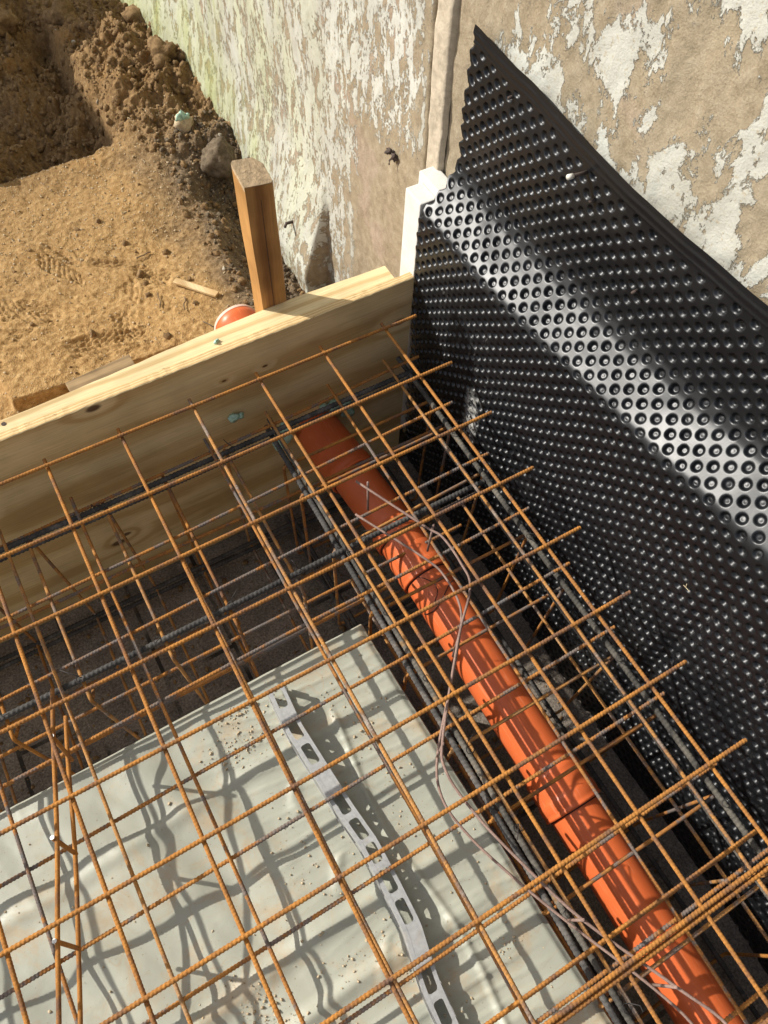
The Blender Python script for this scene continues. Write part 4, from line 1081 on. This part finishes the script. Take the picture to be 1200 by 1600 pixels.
# ------------------------------------------------------------------ crumbs: uncountable stuff
def scatter(name, mat, pts, kind='stuff', base=None, sub=1):
    """pts: (x,y,z,r); one mesh of small irregular lumps"""
    bm = bmesh.new(); bmesh.ops.create_icosphere(bm, subdivisions=sub, radius=1.0)
    bv = np.array([v.co[:] for v in bm.verts]); bf = np.array([[v.index for v in f.verts] for f in bm.faces]); bm.free()
    n = len(pts); P = np.array(pts)
    k = 1 + RNG.uniform(-0.35, 0.35, (n, len(bv)))
    sq = RNG.uniform(0.6, 1.25, (n, 1, 3))
    an = RNG.uniform(0, 6.28, n); ca, sa = np.cos(an), np.sin(an)
    V = bv[None] * k[..., None] * sq * P[:, 3][:, None, None]
    Vx = V[..., 0] * ca[:, None] - V[..., 1] * sa[:, None]; Vy = V[..., 0] * sa[:, None] + V[..., 1] * ca[:, None]
    V = np.stack([Vx, Vy, V[..., 2]], -1) + P[:, None, :3]
    F = (bf[None] + (np.arange(n) * len(bv))[:, None, None]).reshape(-1, 3)
    o = link(name, mesh_np(name, V.reshape(-1, 3), F), mat, None, True)
    o['kind'] = kind
    return o
def sow(n, fx, dens, rmin, rmax, sink=0.35, pw=3.0, zf=ground_z):
    out = []
    while len(out) < n:
        x, y = fx(); 
        if RNG.random() > dens(x, y): continue
        r = rmin + (rmax - rmin) * RNG.random() ** pw
        out.append((x, y, r))
    A = np.array(out); z = zf(A[:, 0], A[:, 1]) + A[:, 2] * (0.5 - sink)
    return np.stack([A[:, 0], A[:, 1], z, A[:, 2]], -1)
def dens_soil(x, y):
    d = 0.02
    if y > 1.5: d = 0.75
    if x > -0.12: d = max(d, 0.45 + 0.4 * (y > 1.35))
    return d
scatter('soil_crumbs', M['clod'], sow(9000, lambda: (RNG.uniform(-0.75, 0.19), RNG.uniform(0.3, 2.8)), dens_soil, 0.0018, 0.013, pw=4.5), sub=2)
scatter('clay_crumbs', M['clay'], sow(2600, lambda: (RNG.uniform(-0.10, 0.19), RNG.uniform(0.35, 1.45)), lambda x, y: 0.2 + 0.8 * (x > 0), 0.0016, 0.010, pw=4.0), sub=2)
scatter('sand_grains', M['crumb'], sow(6500, lambda: (RNG.uniform(-1.0, 0.1), RNG.uniform(0.3, 1.55)), lambda x, y: 0.35 + 0.65 * (y > 1.0), 0.0010, 0.0038, pw=4.0))
scatter('pebbles', M['pebble'], sow(70, lambda: (RNG.uniform(-0.95, 0.15), RNG.uniform(0.3, 2.6)), lambda x, y: 0.8, 0.002, 0.008, pw=3.0), sub=2)
# sand spilled on the film
cl = []
for (cx, cy, sx, sy, n) in ((-0.655, -0.60, .035, .02, 260), (-0.63, -0.545, .03, .008, 120), (-0.56, -0.56, .012, .02, 60), (-0.47, -0.60, .010, .05, 60), (-0.44, -0.70, .012, .06, 60), (-0.60, -0.80, .05, .05, 80), (-0.80, -1.02, .03, .05, 240), (-0.77, -1.09, .02, .05, 200), (-0.62, -1.02, .05, .03, 110), (-0.40, -1.12, .015, .01, 60), (-0.52, -0.90, .10, .09, 130), (-0.95, -0.9, .25, .25, 240), (-0.60, -1.15, .2, .12, 260), (-0.42, -0.9, .06, .2, 110), (-0.385, -0.62, .012, .03, 40)):
    for _ in range(n):
        x = RNG.normal(cx, sx); y = RNG.normal(cy, sy)
        if x > -0.345 or y > -0.505: continue
        cl.append((x, y, 0, 0.0005 + 0.0026 * RNG.random() ** 4))
cl = np.array(cl); cl[:, 2] = film_z(cl[:, 0], cl[:, 1]) + cl[:, 3] * 0.4
scatter('spilled_sand', M['crumb'], cl)
# gravelly crumbs on the trench floor
scatter('floor_grit', M['clod'], sow(1800, lambda: (RNG.uniform(-1.2, 0.12), RNG.uniform(-1.3, 0.05)), lambda x, y: 0.7, 0.002, 0.009, pw=3.5, zf=lambda x, y: x * 0 + FLOOR_Z))

# ------------------------------------------------------------------ the shed added out of frame so that its corner shades the dug soil
def build_blocker():
    G = Vector((-0.205, 1.50, SAND_Z)); Hh = 1.95
    s = Vector((SUN_DIR.x / SUN_DIR.z, SUN_DIR.y / SUN_DIR.z, 1))
    C_ = G + s * (Hh - SAND_Z)
    root = empty('sun_blocker', (C_.x, C_.y, SAND_Z - 0.05))
    tag(root, 'added unseen boarded shed with a flat felt roof standing beyond the pit', 'blocker')
    m = MB()
    for k in range(24): m.box((-0.06 - 0.125 * k - 0.06, 0.10, (Hh - SAND_Z) / 2), (0.121, 0.022, Hh - SAND_Z - 0.03))
    m.build('front_boards', M['blocker'], root)
    m = MB()
    for k in range(24): m.box((-0.09, 0.16 + 0.125 * k, (Hh - SAND_Z) / 2), (0.022, 0.121, Hh - SAND_Z - 0.03))
    m.build('side_boards', M['blocker'], root)
    G2 = Vector((0.16, 1.93, SAND_Z)); C2 = G2 + s * (Hh - SAND_Z) - C_  # second unseen corner, placed so its shadow reaches across the heap
    m = MB()
    for k in range(8): m.box((C2.x - 0.06 - 0.06 * 0 - 0.06 * k, C2.y + 0.02, (Hh - SAND_Z) / 2), (0.058, 0.022, Hh - SAND_Z - 0.03))
    for k in range(16): m.box((C2.x - 0.03, C2.y + 0.10 + 0.125 * k, (Hh - SAND_Z) / 2), (0.022, 0.121, Hh - SAND_Z - 0.03))
    m.build('wing_boards', M['blocker'], root)
    m = MB(); m.box((C2.x / 2, C2.y + 1.05, Hh - SAND_Z + 0.03), (C2.x + 0.02, 2.1, 0.046)); m.build('roof', M['roof'], root)
    m = MB(); m.box((-1.55, 1.6, Hh - SAND_Z + 0.03), (3.1, 3.2, 0.05), bevel=0.004); m.build('roof', M['roof'], root)
build_blocker()
